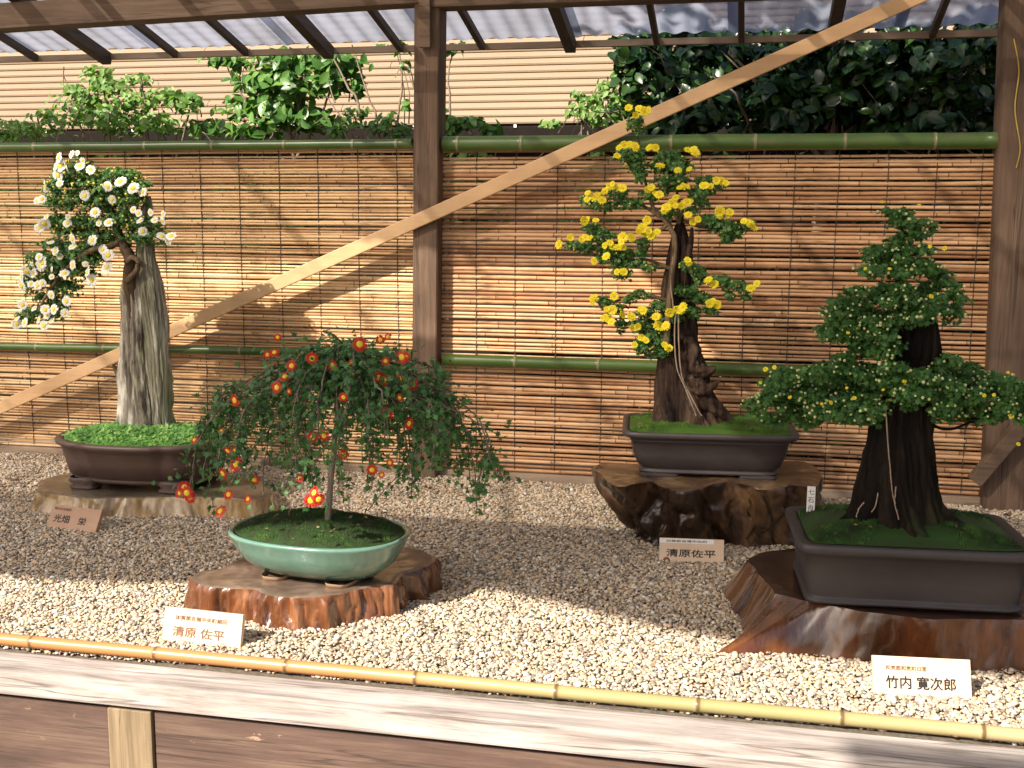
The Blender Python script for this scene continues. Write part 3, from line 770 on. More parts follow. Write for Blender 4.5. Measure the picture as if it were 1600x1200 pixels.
GS = 'wooden display slabs under the bonsai'
def gp(lst, z): return [G(a, b, z)[:2] for a, b in lst]
MT = {'A': (topmat('slab_top_olive', (.08, .06, .04), (.16, .125, .085), (.24, .19, .13)), lacquer('slab_side_olive', (.14, .075, .025), (.34, .22, .09), (.60, .46, .28), .25, .8)),
      'B': (topmat('slab_top_brown', (.06, .04, .03), (.14, .095, .07), (.24, .17, .13)), lacquer('slab_side_red', (.015, .006, .004), (.14, .047, .017), (.36, .16, .07), .25, .7, (1, 1, .10), 22)),
      'C': (topmat('root_top', (.05, .028, .016), (.13, .075, .04), (.26, .17, .09)), lacquer('root_side', (.008, .004, .003), (.045, .022, .011), (.17, .095, .045), .35, .35, (1, 1, .35), 11, 1.5)),
      'D': (topmat('slab_top_dark', (.012, .006, .004), (.028, .012, .008), (.05, .022, .014), .35, .4), lacquer('slab_side_amber', (.012, .005, .003), (.075, .022, .006), (.19, .065, .016), .25, .8, (1, 1, .15), 9, .6))}
slab('display_slab', gp([(57, 768), (62, 752), (84, 743), (130, 737), (230, 733), (340, 738), (405, 752), (425, 770), (400, 780), (345, 777), (285, 775), (240, 776), (180, 777), (136, 778), (92, 772)], .065), .065, -.01, 'olive brown lacquered slab of wood under the oval brown pot of the white bonsai', MT['A'], GS, .028, .009, 8, seed=1, ribs=(8, 23))
slab('display_slab', gp([(298, 902), (308, 893), (345, 887), (380, 870), (450, 858), (560, 850), (640, 855), (674, 864), (678, 876), (655, 888), (628, 896), (614, 912), (585, 914), (560, 920), (500, 931), (430, 930), (395, 920), (350, 917), (312, 912)], .08), .08, -.01, 'reddish brown ridged slab of wood under the pale green pot', MT['B'], GS, .010, .022, 10, seed=4, ribs=(10, 27), nz_=20)
# D slab: lobe at the back left and a ribbed foot flaring to the front left
topD = gp([(1212, 926), (1196, 905), (1178, 885), (1172, 870), (1200, 860), (1260, 852), (1340, 838), (1500, 830), (1680, 850), (1760, 905), (1740, 960), (1660, 968), (1560, 966), (1450, 964), (1370, 956), (1290, 943), (1245, 934)], .11)
botD = gp([(1150, 1003), (1150, 965), (1133, 950), (1128, 915), (1150, 895), (1260, 880), (1340, 868), (1500, 860), (1720, 880), (1800, 960), (1780, 1040), (1660, 1048), (1560, 1050), (1450, 1043), (1350, 1034), (1230, 1022), (1100, 1027)], 0)
slab('display_slab', topD, .11, -.01, 'dark glossy amber slab of wood under the large grey pot at the right', MT['D'], GS, .0, .007, 7, seed=9, bottom=botD, ribs=(13, 34), nz_=24)
def blob(ctrl, sides, label, mat, parent, name, seed, amp=.006, fr=14):
    pts = smoothpath([c_[:3] for c_ in ctrl], 26); rr = np.interp(np.linspace(0, 1, 26), np.linspace(0, 1, len(ctrl)), [c_[3] for c_ in ctrl])
    V, F = tube(pts, rr, sides)
    cen = np.repeat(pts, sides, 0); d = V-cen
    k = np.array([1+amp/.03*(fbm(v[0]*fr, v[1]*fr, v[2]*fr*.6+seed)) for v in V])
    V = cen+d*k[:, None]; V[:, 2] = np.maximum(V[:, 2], -.012)
    return part(name, V, F, parent, mat, smooth=True)
# C stand: gnarled root
cs = slab('root_stand', gp([(935, 738), (926, 730), (940, 723), (1000, 722), (1100, 720), (1200, 720), (1262, 722), (1283, 742), (1272, 760), (1240, 757), (1190, 762), (1150, 752), (1110, 757), (1075, 766), (1040, 760), (1010, 752), (975, 760), (952, 752)], .2), .2, -.01,
     'dark gnarled root stand under the rectangular pot of the yellow bonsai', MT['C'], None, .0, .012, 5.0, seed=12, nz_=44, ribs=(5, 16), waist=.006, topn=.012, crag=.034,
     bottom=gp([(968, 812), (962, 800), (975, 792), (1010, 785), (1100, 783), (1200, 785), (1268, 790), (1292, 812), (1290, 840), (1262, 852), (1215, 856), (1180, 858), (1140, 852), (1085, 850), (1040, 852), (1012, 848), (985, 832), (972, 822)], 0))
def rootlump(ctrl, seed, amp=.012): blob(ctrl, 22, '', MT['C'][1], cs, 'root', seed, amp, 12)
rootlump([(*G(934, 733, .192), .016), (*G(950, 755, .165), .034), (*G(972, 785, .11), .040), (*G(992, 815, .04), .030)], 1, .02)

# ------------------------------------------------------------------ pots
def ringV(shape, z, n=96):
    return [(*shape(2*pi*i/n), z) for i in range(n)]
def lathe_shape(c, rot, rings, n=96):
    """rings: list of (f(theta)->(x,y), z)"""
    cr, sr = cos(rot), sin(rot); V = []
    for f, z in rings:
        for i in range(n):
            x, y = f(2*pi*i/n); V.append((c[0]+x*cr-y*sr, c[1]+x*sr+y*cr, z))
    F = [(k*n+i, k*n+(i+1) % n, (k+1)*n+(i+1) % n, (k+1)*n+i) for k in range(len(rings)-1) for i in range(n)]
    return V, F
def oval(a, b, e=2.0, lob=0.0):
    def f(t):
        ct, st = cos(t), sin(t)
        x = a*math.copysign(abs(ct)**(2/e), ct); y = b*math.copysign(abs(st)**(2/e), st)
        k = 1-lob*sum(math.exp(-(((t-q+pi) % (2*pi)-pi)/.07)**2) for q in (R(62), R(118), R(242), R(298)))
        return x*k, y*k
    return f
def potmat(name, col, rough, var=.12, coat=0, spots=None):
    m = N(name); f = m.noise(18, m.coord(), 6, .65)
    c = m.ramp(f, [(.3, tuple(x*(1-var) for x in col)), (.7, tuple(x*(1+var) for x in col))])
    c = m.mix(m.ramp(m.noise(5, m.coord((1, 1, 2)), 6, .7), [(.55, 0.), (.8, .35)]), c, spots or tuple(x*1.7+.02 for x in col))
    m.color(c); m.rough(rough); m.bump(m.noise(140, m.coord(), 3), .12, .001)
    m.b.inputs['Coat Weight'].default_value = coat; m.b.inputs['Coat Roughness'].default_value = .12
    return m.m
PM = {'A': potmat('brown_clay', (.085, .052, .042), .5), 'B': potmat('celadon_glaze', (.115, .235, .185), .22, .14, .7, (.17, .30, .25)), 'C': potmat('grey_clay', (.055, .044, .045), .5), 'D': potmat('dark_grey_clay', (.036, .031, .033), .5)}
MAT['biscuit'] = plain('unglazed_clay', (.42, .27, .16), .7)
MAT['dry'] = plain('dry_leaf', (.19, .115, .055), .8, .3)
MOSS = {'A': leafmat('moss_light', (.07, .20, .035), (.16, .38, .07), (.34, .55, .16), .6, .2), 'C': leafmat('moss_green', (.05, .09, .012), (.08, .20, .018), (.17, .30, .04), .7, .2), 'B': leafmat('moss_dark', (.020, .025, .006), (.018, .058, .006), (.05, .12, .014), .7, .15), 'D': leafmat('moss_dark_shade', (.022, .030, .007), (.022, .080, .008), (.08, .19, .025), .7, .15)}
def inside(f, n):
    t = rng.uniform(0, 2*pi, n); r = np.sqrt(rng.uniform(0, 1, n))
    return np.array([np.array(f(a))*b for a, b in zip(t, r)]), r
def pot(parent, c, rot, z0, H, shp, prof, mat, mossf, mosskey, mossz, blades, blade=.008, rim=.012, feet=()):
    """prof: (scale-offset outward in metres, height fraction)"""
    a, b, e, lob = shp
    rings = [(oval(.001, .001), z0+.012*0+H*prof[0][1]+0)]
    for d, h in prof: rings.append((oval(a+d, b+d, e, lob), z0+H*h))
    rings += [(oval(a-rim*.3, b-rim*.3, e, lob), z0+H+.001), (oval(a-rim, b-rim, e, lob), z0+H-.003), (oval(a-rim-.002, b-rim-.002, e, lob), z0+H-.03)]
    V, F = lathe_shape(c, rot, rings); part('pot', V, F, parent, mat, smooth=True)
    pot_o = parent.children[-1] if parent.children else None
    po = [o for o in bpy.data.objects if o.parent == parent and o.name.startswith('pot')][-1]
    cr, sr = cos(rot), sin(rot)
    # moss mound
    n = 72; rg = []
    am, bm2 = a-rim-.001, b-rim-.001
    Vm, k = [], 0
    fs = [0.02, .2, .4, .6, .8, .92, 1.0]
    for s in fs:
        for i in range(n):
            x, y = oval(am*s, bm2*s, e, lob)(2*pi*i/n); X_, Y_ = c[0]+x*cr-y*sr, c[1]+x*sr+y*cr
            Vm.append((X_, Y_, z0+H-.002+mossz*(1-s**2.5)+.011*fbm(X_*16, Y_*16, 2)*(1.15-s)))
    Fm = [(j*n+i, j*n+(i+1) % n, (j+1)*n+(i+1) % n, (j+1)*n+i) for j in range(len(fs)-1) for i in range(n)]+[tuple(range(n))[::-1]]
    mo = part('moss', Vm, Fm, parent, MOSS[mosskey], smooth=True, attrs={'var': np.clip(rng.normal(.3, .15, len(Vm)), 0, 1)})
    q, s = inside(oval(am*.985, bm2*.985, e, lob), blades)
    X_ = c[0]+q[:, 0]*cr-q[:, 1]*sr; Y_ = c[1]+q[:, 0]*sr+q[:, 1]*cr
    hh = np.array([.011*fbm(x*16, y*16, 2)*(1.15-k) for x, y, k in zip(X_, Y_, s)]); Z_ = z0+H-.002+mossz*(1-s**2.5)+hh
    clump = np.array([fbm(x*22, y*22, 7, 2) for x, y in zip(X_, Y_)])
    if mosskey == 'A':
        tv = np.array([(0, 0, 0), (.5, .28, .10), (1.0, 0, .02), (.5, -.28, .10)]); tf = np.array([(0, 1, 2), (0, 2, 3)])
        nr = rng.normal(size=(blades, 3))*.35+np.array([0, -.5, .9]); Z_ += .004*np.sin(Y_*210+clump*7)
        sz = blade*rng.uniform(.6, 1.3, blades)
    else:
        tv = np.array([(-.12, 0, 0), (.12, 0, 0), (.0, .12, 1.0), (0, -.12, 0)]); tf = np.array([(0, 1, 2), (1, 3, 2), (3, 0, 2)])
        nr = rng.normal(size=(blades, 3))*.45+np.array([0, 0, 1.]); sz = blade*rng.uniform(.5, 1.2, blades)*(1+clump)
    V, F, va = scatter(tv, tf, np.stack([X_, Y_, Z_-.001], -1), nr, sz, var=np.clip(.45+clump*1.3+rng.normal(0, .2, blades), 0, 1))
    part('moss_blades', V, F, parent, MOSS[mosskey], attrs={'var': va}, kind='stuff')
    nb_ = 70; q, s = inside(oval(am*.93, bm2*.93, e, lob), nb_)
    X_ = c[0]+q[:, 0]*cr-q[:, 1]*sr; Y_ = c[1]+q[:, 0]*sr+q[:, 1]*cr
    Z_ = z0+H+.004+mossz*(1-s**2.5)+np.array([.011*fbm(x*16, y*16, 2)*(1.15-k) for x, y, k in zip(X_, Y_, s)])
    V, F, va = scatter(OV, OVF, np.stack([X_, Y_, Z_], -1), rng.normal(size=(nb_, 3))*.35+np.array([0, 0, 1.]), rng.uniform(.004, .012, nb_))
    part('litter', V, F, parent, MAT['dry'], kind='stuff')
    return po
def tl(c, rot, x, y): return np.array([c[0]+x*cos(rot)-y*sin(rot), c[1]+x*sin(rot)+y*cos(rot)])

# ------------------------------------------------------------------ trunks
def barkmat(name, a, b, c, green=None, gl=.5, sc_=12, rough=.75, bs=.9):
    m = N(name); v = m.coord((1, 1, .10))
    f = m.noise(sc_, v, 7, .68, .5); f2 = m.noise(sc_*5, v, 5, .7)
    t = m.math('ADD', m.math('MULTIPLY', f, .62), m.math('MULTIPLY', f2, .38))
    col = m.ramp(t, [(.40, a), (.5, b), (.61, c)])
    if green: col = m.mix(m.ramp(m.noise(7, m.coord((1, 1, .35)), 5, .6), [(gl-.06, 0.), (gl+.1, .8)]), col, green)
    m.color(col); m.rough(rough); m.b.inputs['Specular IOR Level'].default_value = .12; m.bump(t, bs, .008); return m.m
def pathtrunk(parent, name, prof, Y, mat, dep=.85, amp=.16, fr=5, seed=0, sides=84, rows=110, lean=0.0, twist=.6, topcut=.0, grv=(9, 25)):
    """prof: (py, xl, xr) photo pixels bottom->top; a ridged, tapering column"""
    prof = sorted(prof, key=lambda r: -r[0])
    C = []; Rr = []
    for k, (py, xl, xr) in enumerate(prof):
        a, b = P(xl, py, Y), P(xr, py, Y); C.append([(a[0]+b[0])/2, Y+lean*k/len(prof), (a[2]+b[2])/2]); Rr.append(abs(b[0]-a[0])/2)
    z = np.array([c_[2] for c_ in C]); zz = np.linspace(z[0], z[-1], rows)
    cx = np.interp(zz, z, [c_[0] for c_ in C]); cy = np.interp(zz, z, [c_[1] for c_ in C]); rr = np.interp(zz, z, Rr)
    ker = np.ones(5)/5
    for arr in (cx, rr):
        pad = np.concatenate([[arr[0]]*2, arr, [arr[-1]]*2]); arr[:] = np.convolve(pad, ker, 'valid')
    V = []
    H = z[-1]-z[0]
    for i in range(rows):
        u = i/(rows-1)
        for j in range(sides):
            th = 2*pi*j/sides; tw = th+twist*u
            wp = tw+.45*fbm(cos(tw)*1.3, sin(tw)*1.3, seed+zz[i]*3.5, 3); am_ = .75+1.1*fbm(cos(tw)*1.7, sin(tw)*1.7, seed+40+zz[i]*2, 2)
            r1 = .5+((abs(sin(wp*grv[0]/2+seed))**.5-.72)*1.25+(abs(sin(wp*grv[1]/2+seed*3+zz[i]*2))**.55-.7)*.6)*max(.2, am_)
            r2 = fbm(cos(tw)*fr*1.6, sin(tw)*fr*1.6, seed+5+zz[i]*6, 4)
            foot = 1+.12*math.exp(-u*14)*(1+1.5*sin(tw*5+seed))
            k = foot*(1-.06+amp*(r1-.5)+amp*.7*r2+.20*fbm(cos(tw)*1.1, sin(tw)*1.1, seed+60+zz[i]*9, 3)-.22*max(0, fbm(cos(tw)*2.2, sin(tw)*2.2, seed+80+zz[i]*5, 2)-.22)*3)
            zz_ = zz[i]+(topcut*(fbm(cos(th)*3, sin(th)*3, seed+9)) if u > .985 else 0)
            V.append((cx[i]+rr[i]*k*cos(th), cy[i]+rr[i]*dep*k*sin(th), zz_))
    F = [(i*sides+j, i*sides+(j+1) % sides, (i+1)*sides+(j+1) % sides, (i+1)*sides+j) for i in range(rows-1) for j in range(sides)]
    F.append(tuple((rows-1)*sides+j for j in range(sides)))
    return part(name, V, F, parent, mat, smooth=True)
def limb(parent, pts, r0, r1, Y, mat, name='branch', n=22, wob=.006, sides=9):
    w_ = [P(p[0], p[1], Y+(p[2] if len(p) > 2 else 0)) for p in pts]
    q = smoothpath(w_, n); q += np.array([[wob*nz(i*.45, p[0]*.1 if False else pts[0][0], 1), wob*nz(i*.4, 2, pts[0][1]), wob*.6*nz(i*.5, 4, 8)] for i in range(n)])*np.linspace(0, 1, n)[:, None]
    V, F = tube(q, np.linspace(r0, r1, n)*(1+np.array([.12*nz(i*.9, r0*900) for i in range(n)])), sides)
    return part(name, V, F, parent, mat, smooth=True)

# ------------------------------------------------------------------ flowers
def petalmat(name, a, b, rough=.6, trans=.25):
    m = N(name); f = m.attr('var'); col = m.ramp(f, [(0, a), (.35 if 'red' in name else 1, b)]); m.color(col); m.rough(rough)
    tr = m.n('BsdfTranslucent'); m.l(col, tr.inputs[0]); mx = m.n('MixShader'); mx.inputs[0].default_value = trans
    m.l(m.b.outputs[0], mx.inputs[1]); m.l(tr.outputs[0], mx.inputs[2]); m.l(mx.outputs[0], m.out.inputs[0]); return m.m
FM = {'white': petalmat('petal_white', (.78, .78, .70), (.85, .85, .82)), 'yellow': petalmat('petal_yellow', (.80, .62, .01), (.90, .80, .03)), 'red': petalmat('petal_red', (.55, .16, .02), (.52, .022, .010)),
      'disc': plain('flower_disc', (.70, .55, .06), .8, .2, 400), 'discdark': plain('flower_disc_gold', (.62, .40, .01), .8, .2, 400), 'discred': plain('flower_disc_bright', (.70, .50, .03), .8, .2, 400)}
def flower_mesh(kind, seed, npet=15, disc=.38, rows=1):
    rs = random.Random(seed); V, F, A, MI = [], [], [], []
    for rw in range(rows):
        for i in range(npet):
            a = 2*pi*(i+.5*rw)/npet+rs.uniform(-.08, .08); L = rs.uniform(.88, 1.05)*(1-.15*rw); wd = {'white': .36, 'red': .30, 'yellow': .27}[kind]*rs.uniform(.85, 1.15)*(15/npet); z1 = rs.uniform(-.1, .12)+.10*rw
            ca, sa = cos(a), sin(a); b = len(V)
            for r, w2, z, v in ((disc*.7, .5, .05, 0), (.58, .85, .10+z1*.4, .45), (.86, 1.0, .06+z1, 1), (L, .55, z1, 1)):
                for s in (-1, 1):
                    V.append((ca*r-sa*s*wd*w2*.5*1.0, sa*r+ca*s*wd*w2*.5, z-.02*abs(s)+.02*rw)); A.append(v)
            for k in range(3): F.append((b+2*k, b+2*k+2, b+2*k+3, b+2*k+1)); MI.append(0)
    # disc dome
    b = len(V); nn = 10
    for r, z in ((disc, .07), (disc*.8, .16), (disc*.4, .20)):
        for i in range(nn): V.append((r*cos(2*pi*i/nn), r*sin(2*pi*i/nn), z)); A.append(0)
    V.append((0, 0, .19)); A.append(0)
    for k in range(2):
        for i in range(nn): F.append((b+k*nn+i, b+k*nn+(i+1) % nn, b+(k+1)*nn+(i+1) % nn, b+(k+1)*nn+i)); MI.append(1)
    for i in range(nn): F.append((b+2*nn+i, b+2*nn+(i+1) % nn, b+3*nn)); MI.append(1)
    dm = {'white': 'disc', 'yellow': 'discdark', 'red': 'discred'}[kind]
    me = bpy.data.meshes.new('flower'); me.from_pydata(V, [], F); at = me.attributes.new('var', 'FLOAT', 'POINT'); at.data.foreach_set('value', np.array(A, np.float32))
    me.materials.append(FM[kind]); me.materials.append(FM[dm]); me.polygons.foreach_set('material_index', MI); return me
def flowers(parent, kind, lst, Y, size, depf, meshes, up=.5, tilt=.35, jit=True, stemmat=None):
    O = off(parent)
    for k, it in enumerate(lst):
        x, y = it[0], it[1]; sc2 = it[2] if len(it) > 2 else 1
        dy = depf(x, y); p = P(x, y, Y+dy)
        if jit: sc2 = sc2*rng.uniform(.8, 1.08)
        nrm = np.array([[rng.normal()*tilt, -1+rng.normal()*tilt*.5, up+rng.normal()*tilt]])
        if len(it) > 3: nrm = np.array([it[3]], float)
        M = rots(nrm, np.array([rng.uniform(0, 6)]))[0]*size*sc2*rng.uniform(.9, 1.1)
        mm = Matrix.Identity(4)
        for a in range(3):
            for b in range(3): mm[a][b] = M[a][b]
            mm[a][3] = p[a]-O[a]
        o = bpy.data.objects.new('flower', meshes[k % len(meshes)]); COL.objects.link(o); o.parent = parent; o.matrix_basis = mm
def Z(lst, sc_, ox, oy): return [(a/sc_+ox, b/sc_+oy) for a, b in lst]
def foliage(parent, pads, Y, dens, size, mat, dep, tpl=(LOB, LOBF), up=.45, name='leaf_pad', under=.35):
    """one mesh of leaves per pad"""
    for p in pads:
        dY = p[4] if len(p) > 4 else 0
        c = P(p[0], p[1], Y+dY); s = ppm(c); rx, rz = p[2]/s, p[3]/s; d = min(dep, max(rx, .03)*1.1)
        n = max(14, int(p[2]*p[3]*dens)); u = rng.normal(size=(n, 3)); u /= np.linalg.norm(u, axis=1, keepdims=True)
        u[:, 2] = np.where((u[:, 2] < 0) & (rng.uniform(size=n) > under), -u[:, 2], u[:, 2])
        lob_ = 1+.3*np.sin(np.arctan2(u[:, 0], u[:, 2])*5+rng.uniform(0, 6))*.6
        q = u*(rng.uniform(.25, 1.08, n)**.55*lob_)[:, None]
        pos = c+q*np.array([rx, d, rz*1.1]); nr = u*.5+np.array([0, -.25, up])+rng.normal(size=(n, 3))*.45
        sz = size*rng.uniform(.65, 1.2, n)
        V, F, va = scatter(*tpl, pos, nr, sz)
        part(name, V, F, parent, mat, attrs={'var': va}, kind='stuff')
def buds(parent, pads, Y, n_per, size, dep, mats, spread=1.1):
    tv, tf = [], []
    import bmesh
    bm = bmesh.new(); bmesh.ops.create_icosphere(bm, subdivisions=1, radius=1); bm.verts.index_update()
    tv = np.array([v.co[:] for v in bm.verts]); tf = np.array([[v.index for v in f.verts] for f in bm.faces]); bm.free()
    pos, st = [], []
    for p in pads:
        dY = p[4] if len(p) > 4 else 0
        c = P(p[0], p[1], Y+dY); s = ppm(c); rx, rz = p[2]/s, p[3]/s; d = min(dep, rx*1.1); n = max(2, int(n_per*p[2]*p[3]))
        u = rng.normal(size=(n, 3)); u /= np.linalg.norm(u, axis=1, keepdims=True); u[:, 2] = np.abs(u[:, 2])*np.where(rng.uniform(size=n) < .75, 1, -.6); u[:, 1] = -np.abs(u[:, 1])*np.where(rng.uniform(size=n) < .75, 1, -1)
        pos.append(c+u*spread*np.array([rx, d, rz])); st.append(c+u*.8*np.array([rx, d, rz]))
    pos = np.concatenate(pos); st = np.concatenate(st)
    V, F, va = scatter(tv, tf, pos, rng.normal(size=pos.shape)+np.array([0, 0, 1.]), size*rng.uniform(.7, 1.2, len(pos)))
    part('buds', V, F, parent, mats, attrs={'var': va}, kind='stuff')
MAT['bud'] = petalmat('bud_cream', (.42, .52, .16), (.78, .76, .42), .5, .15)
MAT['budy'] = petalmat('bud_yellow', (.50, .48, .08), (.72, .60, .08), .5, .15)
MAT['budr'] = petalmat('bud_red', (.22, .05, .02), (.12, .09, .03), .5, .1)
GB = 'chrysanthemum bonsai on display'

# ============ A: white cascade bonsai
cA = G(222, 693, .225)[:2]; cA = np.array([-1.955, 3.33]); rA = R(2)
A = thing('chrysanthemum_bonsai', (*cA, .065), 'white flowered chrysanthemum bonsai cascading left from pale driftwood in an oval brown pot', 'bonsai', GB)
pa = pot(A, cA, rA, .065+.025, .136, (.285, .20, 2.3, .04), [(-.065, .0), (-.045, .005), (-.036, .09), (-.043, .12), (-.030, .15), (-.018, .5), (-.007, .82), (.006, .88), (.010, .95), (.006, 1.0)], PM['A'], None, 'A', .022, 9000, .016, .018)
for sx_, sy_ in ((-.155, -.115), (.155, -.115), (-.155, .115), (.155, .115)):
    q = tl(cA, rA, sx_, sy_)
    V, F = lathe_shape(q, rA+math.atan2(sy_, sx_)*0, [(oval(.012, .012), .066), (oval(.044, .034, 3), .066), (oval(.050, .036, 3), .072), (oval(.040, .030, 2.5, .1), .080), (oval(.056, .040, 2.5), .094), (oval(.05, .036), .104)], 28)
    V = [(v[0]+.004*nz(v[0]*90, v[1]*90, v[2]*90), v[1]+.004*nz(v[1]*90, v[0]*90, 3), v[2]) for v in V]
    part('foot', V, F, A, PM['A'], smooth=True)
bA = barkmat('driftwood', (.028, .020, .014), (.26, .225, .18), (.70, .67, .59), (.15, .20, .05), .57, 13, .7, 1.0)
bAg = barkmat('mossy_driftwood', (.030, .026, .016), (.19, .18, .125), (.52, .50, .41), (.13, .17, .05), .57, 13, .7, 1.0)
bAl = barkmat('live_vein', (.05, .03, .02), (.12, .08, .05), (.24, .18, .10), (.12, .12, .05), .6, 14, .7, .8)
YA = 3.42
pathtrunk(A, 'trunk', [(690, 188, 274), (672, 190, 271), (640, 191, 266), (600, 191, 264), (560, 192, 261), (520, 193, 259), (480, 194, 254), (450, 193, 251), (425, 196, 247), (408, 200, 243)], YA, bA, .78, .30, 5.5, 1, 200, 170, twist=.4, grv=(9, 23))
pathtrunk(A, 'deadwood_spire', [(690, 236, 262), (600, 232, 262), (540, 226, 259), (480, 220, 254), (440, 216, 249), (400, 214, 241), (370, 215, 238), (340, 219, 238), (322, 223, 238), (312, 226, 236)], YA-.022, bAg, .9, .20, 4, 4, 120, 140, topcut=.03, twist=.3, grv=(7, 19))
limb(A, [(216, 600, .10), (212, 520, .045), (206, 455, .012), (203, 430), (204, 408), (196, 388), (186, 368), (180, 348), (170, 330), (150, 318)], .030, .008, YA-.05, bAl, n=60, wob=.008)
limb(A, [(196, 440), (212, 425), (216, 410), (206, 402), (198, 412)], .010, .008, YA-.075, bAl)
limb(A, [(188, 378), (172, 385, -.03), (140, 392, -.05), (110, 415, -.05), (80, 450, -.06), (60, 485, -.06)], .012, .004, YA-.05, bAl)
limb(A, [(182, 350), (200, 345), (225, 350), (245, 362)], .009, .004, YA-.06, bAl)
limb(A, [(180, 348), (170, 318), (140, 290), (120, 270)], .009, .003, YA-.04, bAl); limb(A, [(172, 330), (190, 305), (205, 285)], .007, .003, YA-.04, bAl); limb(A, [(180, 352), (140, 350), (100, 348)], .007, .003, YA-.05, bAl)
V, F = tube([P(188, 590, YA), P(182, 578, YA-.01), P(176, 570, YA-.01)], [.012, .010, .004], 10); part('stub', V, F, A, bAl, smooth=True)
padsA = [(122, 272, 34, 20), (100, 292, 26, 18), (150, 290, 32, 18), (190, 278, 32, 14), (208, 292, 26, 16), (95, 320, 24, 13), (130, 318, 34, 16), (165, 318, 30, 16), (205, 318, 30, 16), (90, 348, 22, 10), (125, 350, 34, 13), (160, 352, 24, 14), (190, 350, 30, 20), (222, 355, 24, 16), (243, 370, 24, 12), (215, 375, 22, 9),
         (150, 385, 24, 12), (120, 398, 34, 16), (150, 405, 24, 12), (95, 415, 32, 17), (125, 430, 26, 13), (70, 425, 28, 15), (50, 445, 18, 14), (80, 445, 28, 14), (105, 452, 22, 11), (75, 468, 20, 12), (95, 478, 16, 10), (60, 490, 26, 12), (85, 492, 18, 10), (38, 500, 14, 9), (110, 365, 26, 10), (145, 370, 24, 10), (85, 385, 22, 12), (60, 405, 20, 12), (170, 372, 16, 12), (175, 300, 30, 14), (80, 300, 14, 16), (95, 350, 26, 12)]
foliage(A, padsA, YA-.05, .85, .0175, LM['mum'], .08)
fA = Z([(395,75),(425,68),(365,138),(330,140),(455,108),(440,138),(500,160),(250,242),(232,322),(210,330),(468,303),(618,325),(595,252),(665,225),(680,222),(788,283),(735,262),(830,395),(765,400),(773,440),(852,437),(897,442),(788,500),(893,527),(945,525),(930,545),(245,458),(218,480),(375,420),(372,455),(255,420),(545,455),(525,395),(600,450),(510,548),(567,600),(597,632),(590,698),(470,680),(483,725),(507,768),(400,685),(355,732),(285,750),(285,708),(235,672),(225,690),(305,608),(330,638),(210,795),(235,785),(170,790),(120,750),(175,680),(282,850),(125,903),(188,925),(367,885),(357,950),(250,932),(297,930),(258,963),(243,1020),(285,992),(212,988),(135,1002),(95,980),(92,1012),(150,720),(120,800),(400,540),(400,585),(280,560),(735,380),(900,405),(325,95),(255,270),(320,190),(215,640),(185,730),(330,235)], 3.53, 0, 220)
MW = [flower_mesh('white', s, 17, .44) for s in range(4)]
szA = lambda i: 1
lstA = [(x, y, rng.choice([.62, .8, 1.0, 1.0, 1.1])) for x, y in fA]
flowers(A, 'white', lstA, YA-.05, .0195, lambda x, y: -.07-.02*rng.random(), MW, .35, .4)
buds(A, padsA, YA-.05, .028, .0042, .075, MAT['budy'])

# ============ B: weeping bonsai
cB = np.array([-1.012, 2.50]); rB = R(-6)
B = thing('chrysanthemum_bonsai', (*cB, .08), 'weeping chrysanthemum bonsai with red and yellow flowers in an oval pale green glazed pot', 'bonsai', GB)
pot(B, cB, rB, .08+.008, .104, (.224, .155, 2.35, .0), [(-.10, .0), (-.085, .0), (-.080, .05), (-.062, .10), (-.030, .35), (-.012, .65), (-.001, .88), (.003, .93), (.004, .98), (.0, 1.0)], PM['B'], None, 'B', .036, 26000, .0065, .011)
for sx_ in (-.085, .085):
    q = tl(cB, rB, sx_, 0); V, F = lathe_shape(q, rB, [(oval(.001, .001), .079), (oval(.034, .09, 4), .079), (oval(.036, .094, 4), .0905)], 32); part('foot', V, F, B, MAT['biscuit'], smooth=True)
YBt = 2.47
bB = barkmat('grey_stem', (.06, .045, .035), (.15, .12, .10), (.30, .25, .22), None, .5, 20, .8, .5)
limb(B, [(512, 815), (516, 760), (522, 700), (528, 640), (524, 600), (530, 565), (536, 545)], .008, .0055, YBt, bB, 'trunk', 40, .006, 10)
limb(B, [(524, 640), (532, 590, .02), (537, 560, .02), (528, 530, .01), (505, 517, 0)], .005, .003, YBt, bB)
tips = [(300, 775, -.02), (340, 610, .0), (322, 665, .03), (345, 740, -.05), (395, 640, -.08), (375, 700, -.12), (405, 755, -.10), (440, 680, .12), (430, 620, .1), (470, 640, -.14), (460, 740, -.16), (500, 690, -.2), (485, 760, -.12), (545, 700, -.2), (530, 780, -.12), (560, 640, .2), (590, 700, -.2), (585, 760, -.1), (620, 690, .15), (640, 740, -.12), (600, 640, -.2), (655, 765, -.05), (680, 690, -.1), (690, 735, .05), (720, 680, .05), (745, 770, 0), (785, 745, .02), (765, 720, -.06), (725, 640, .0), (700, 620, .1), (640, 600, -.15), (420, 580, 0), (480, 560, -.1), (560, 580, -.16), (650, 640, .1), (735, 760, .1), (360, 640, .1), (310, 730, .08), (510, 620, .2), (610, 590, 0), (680, 660, -.15), (700, 700, -.12)]
lp, ln, brs = [], [], []
top = np.array([533, 548])
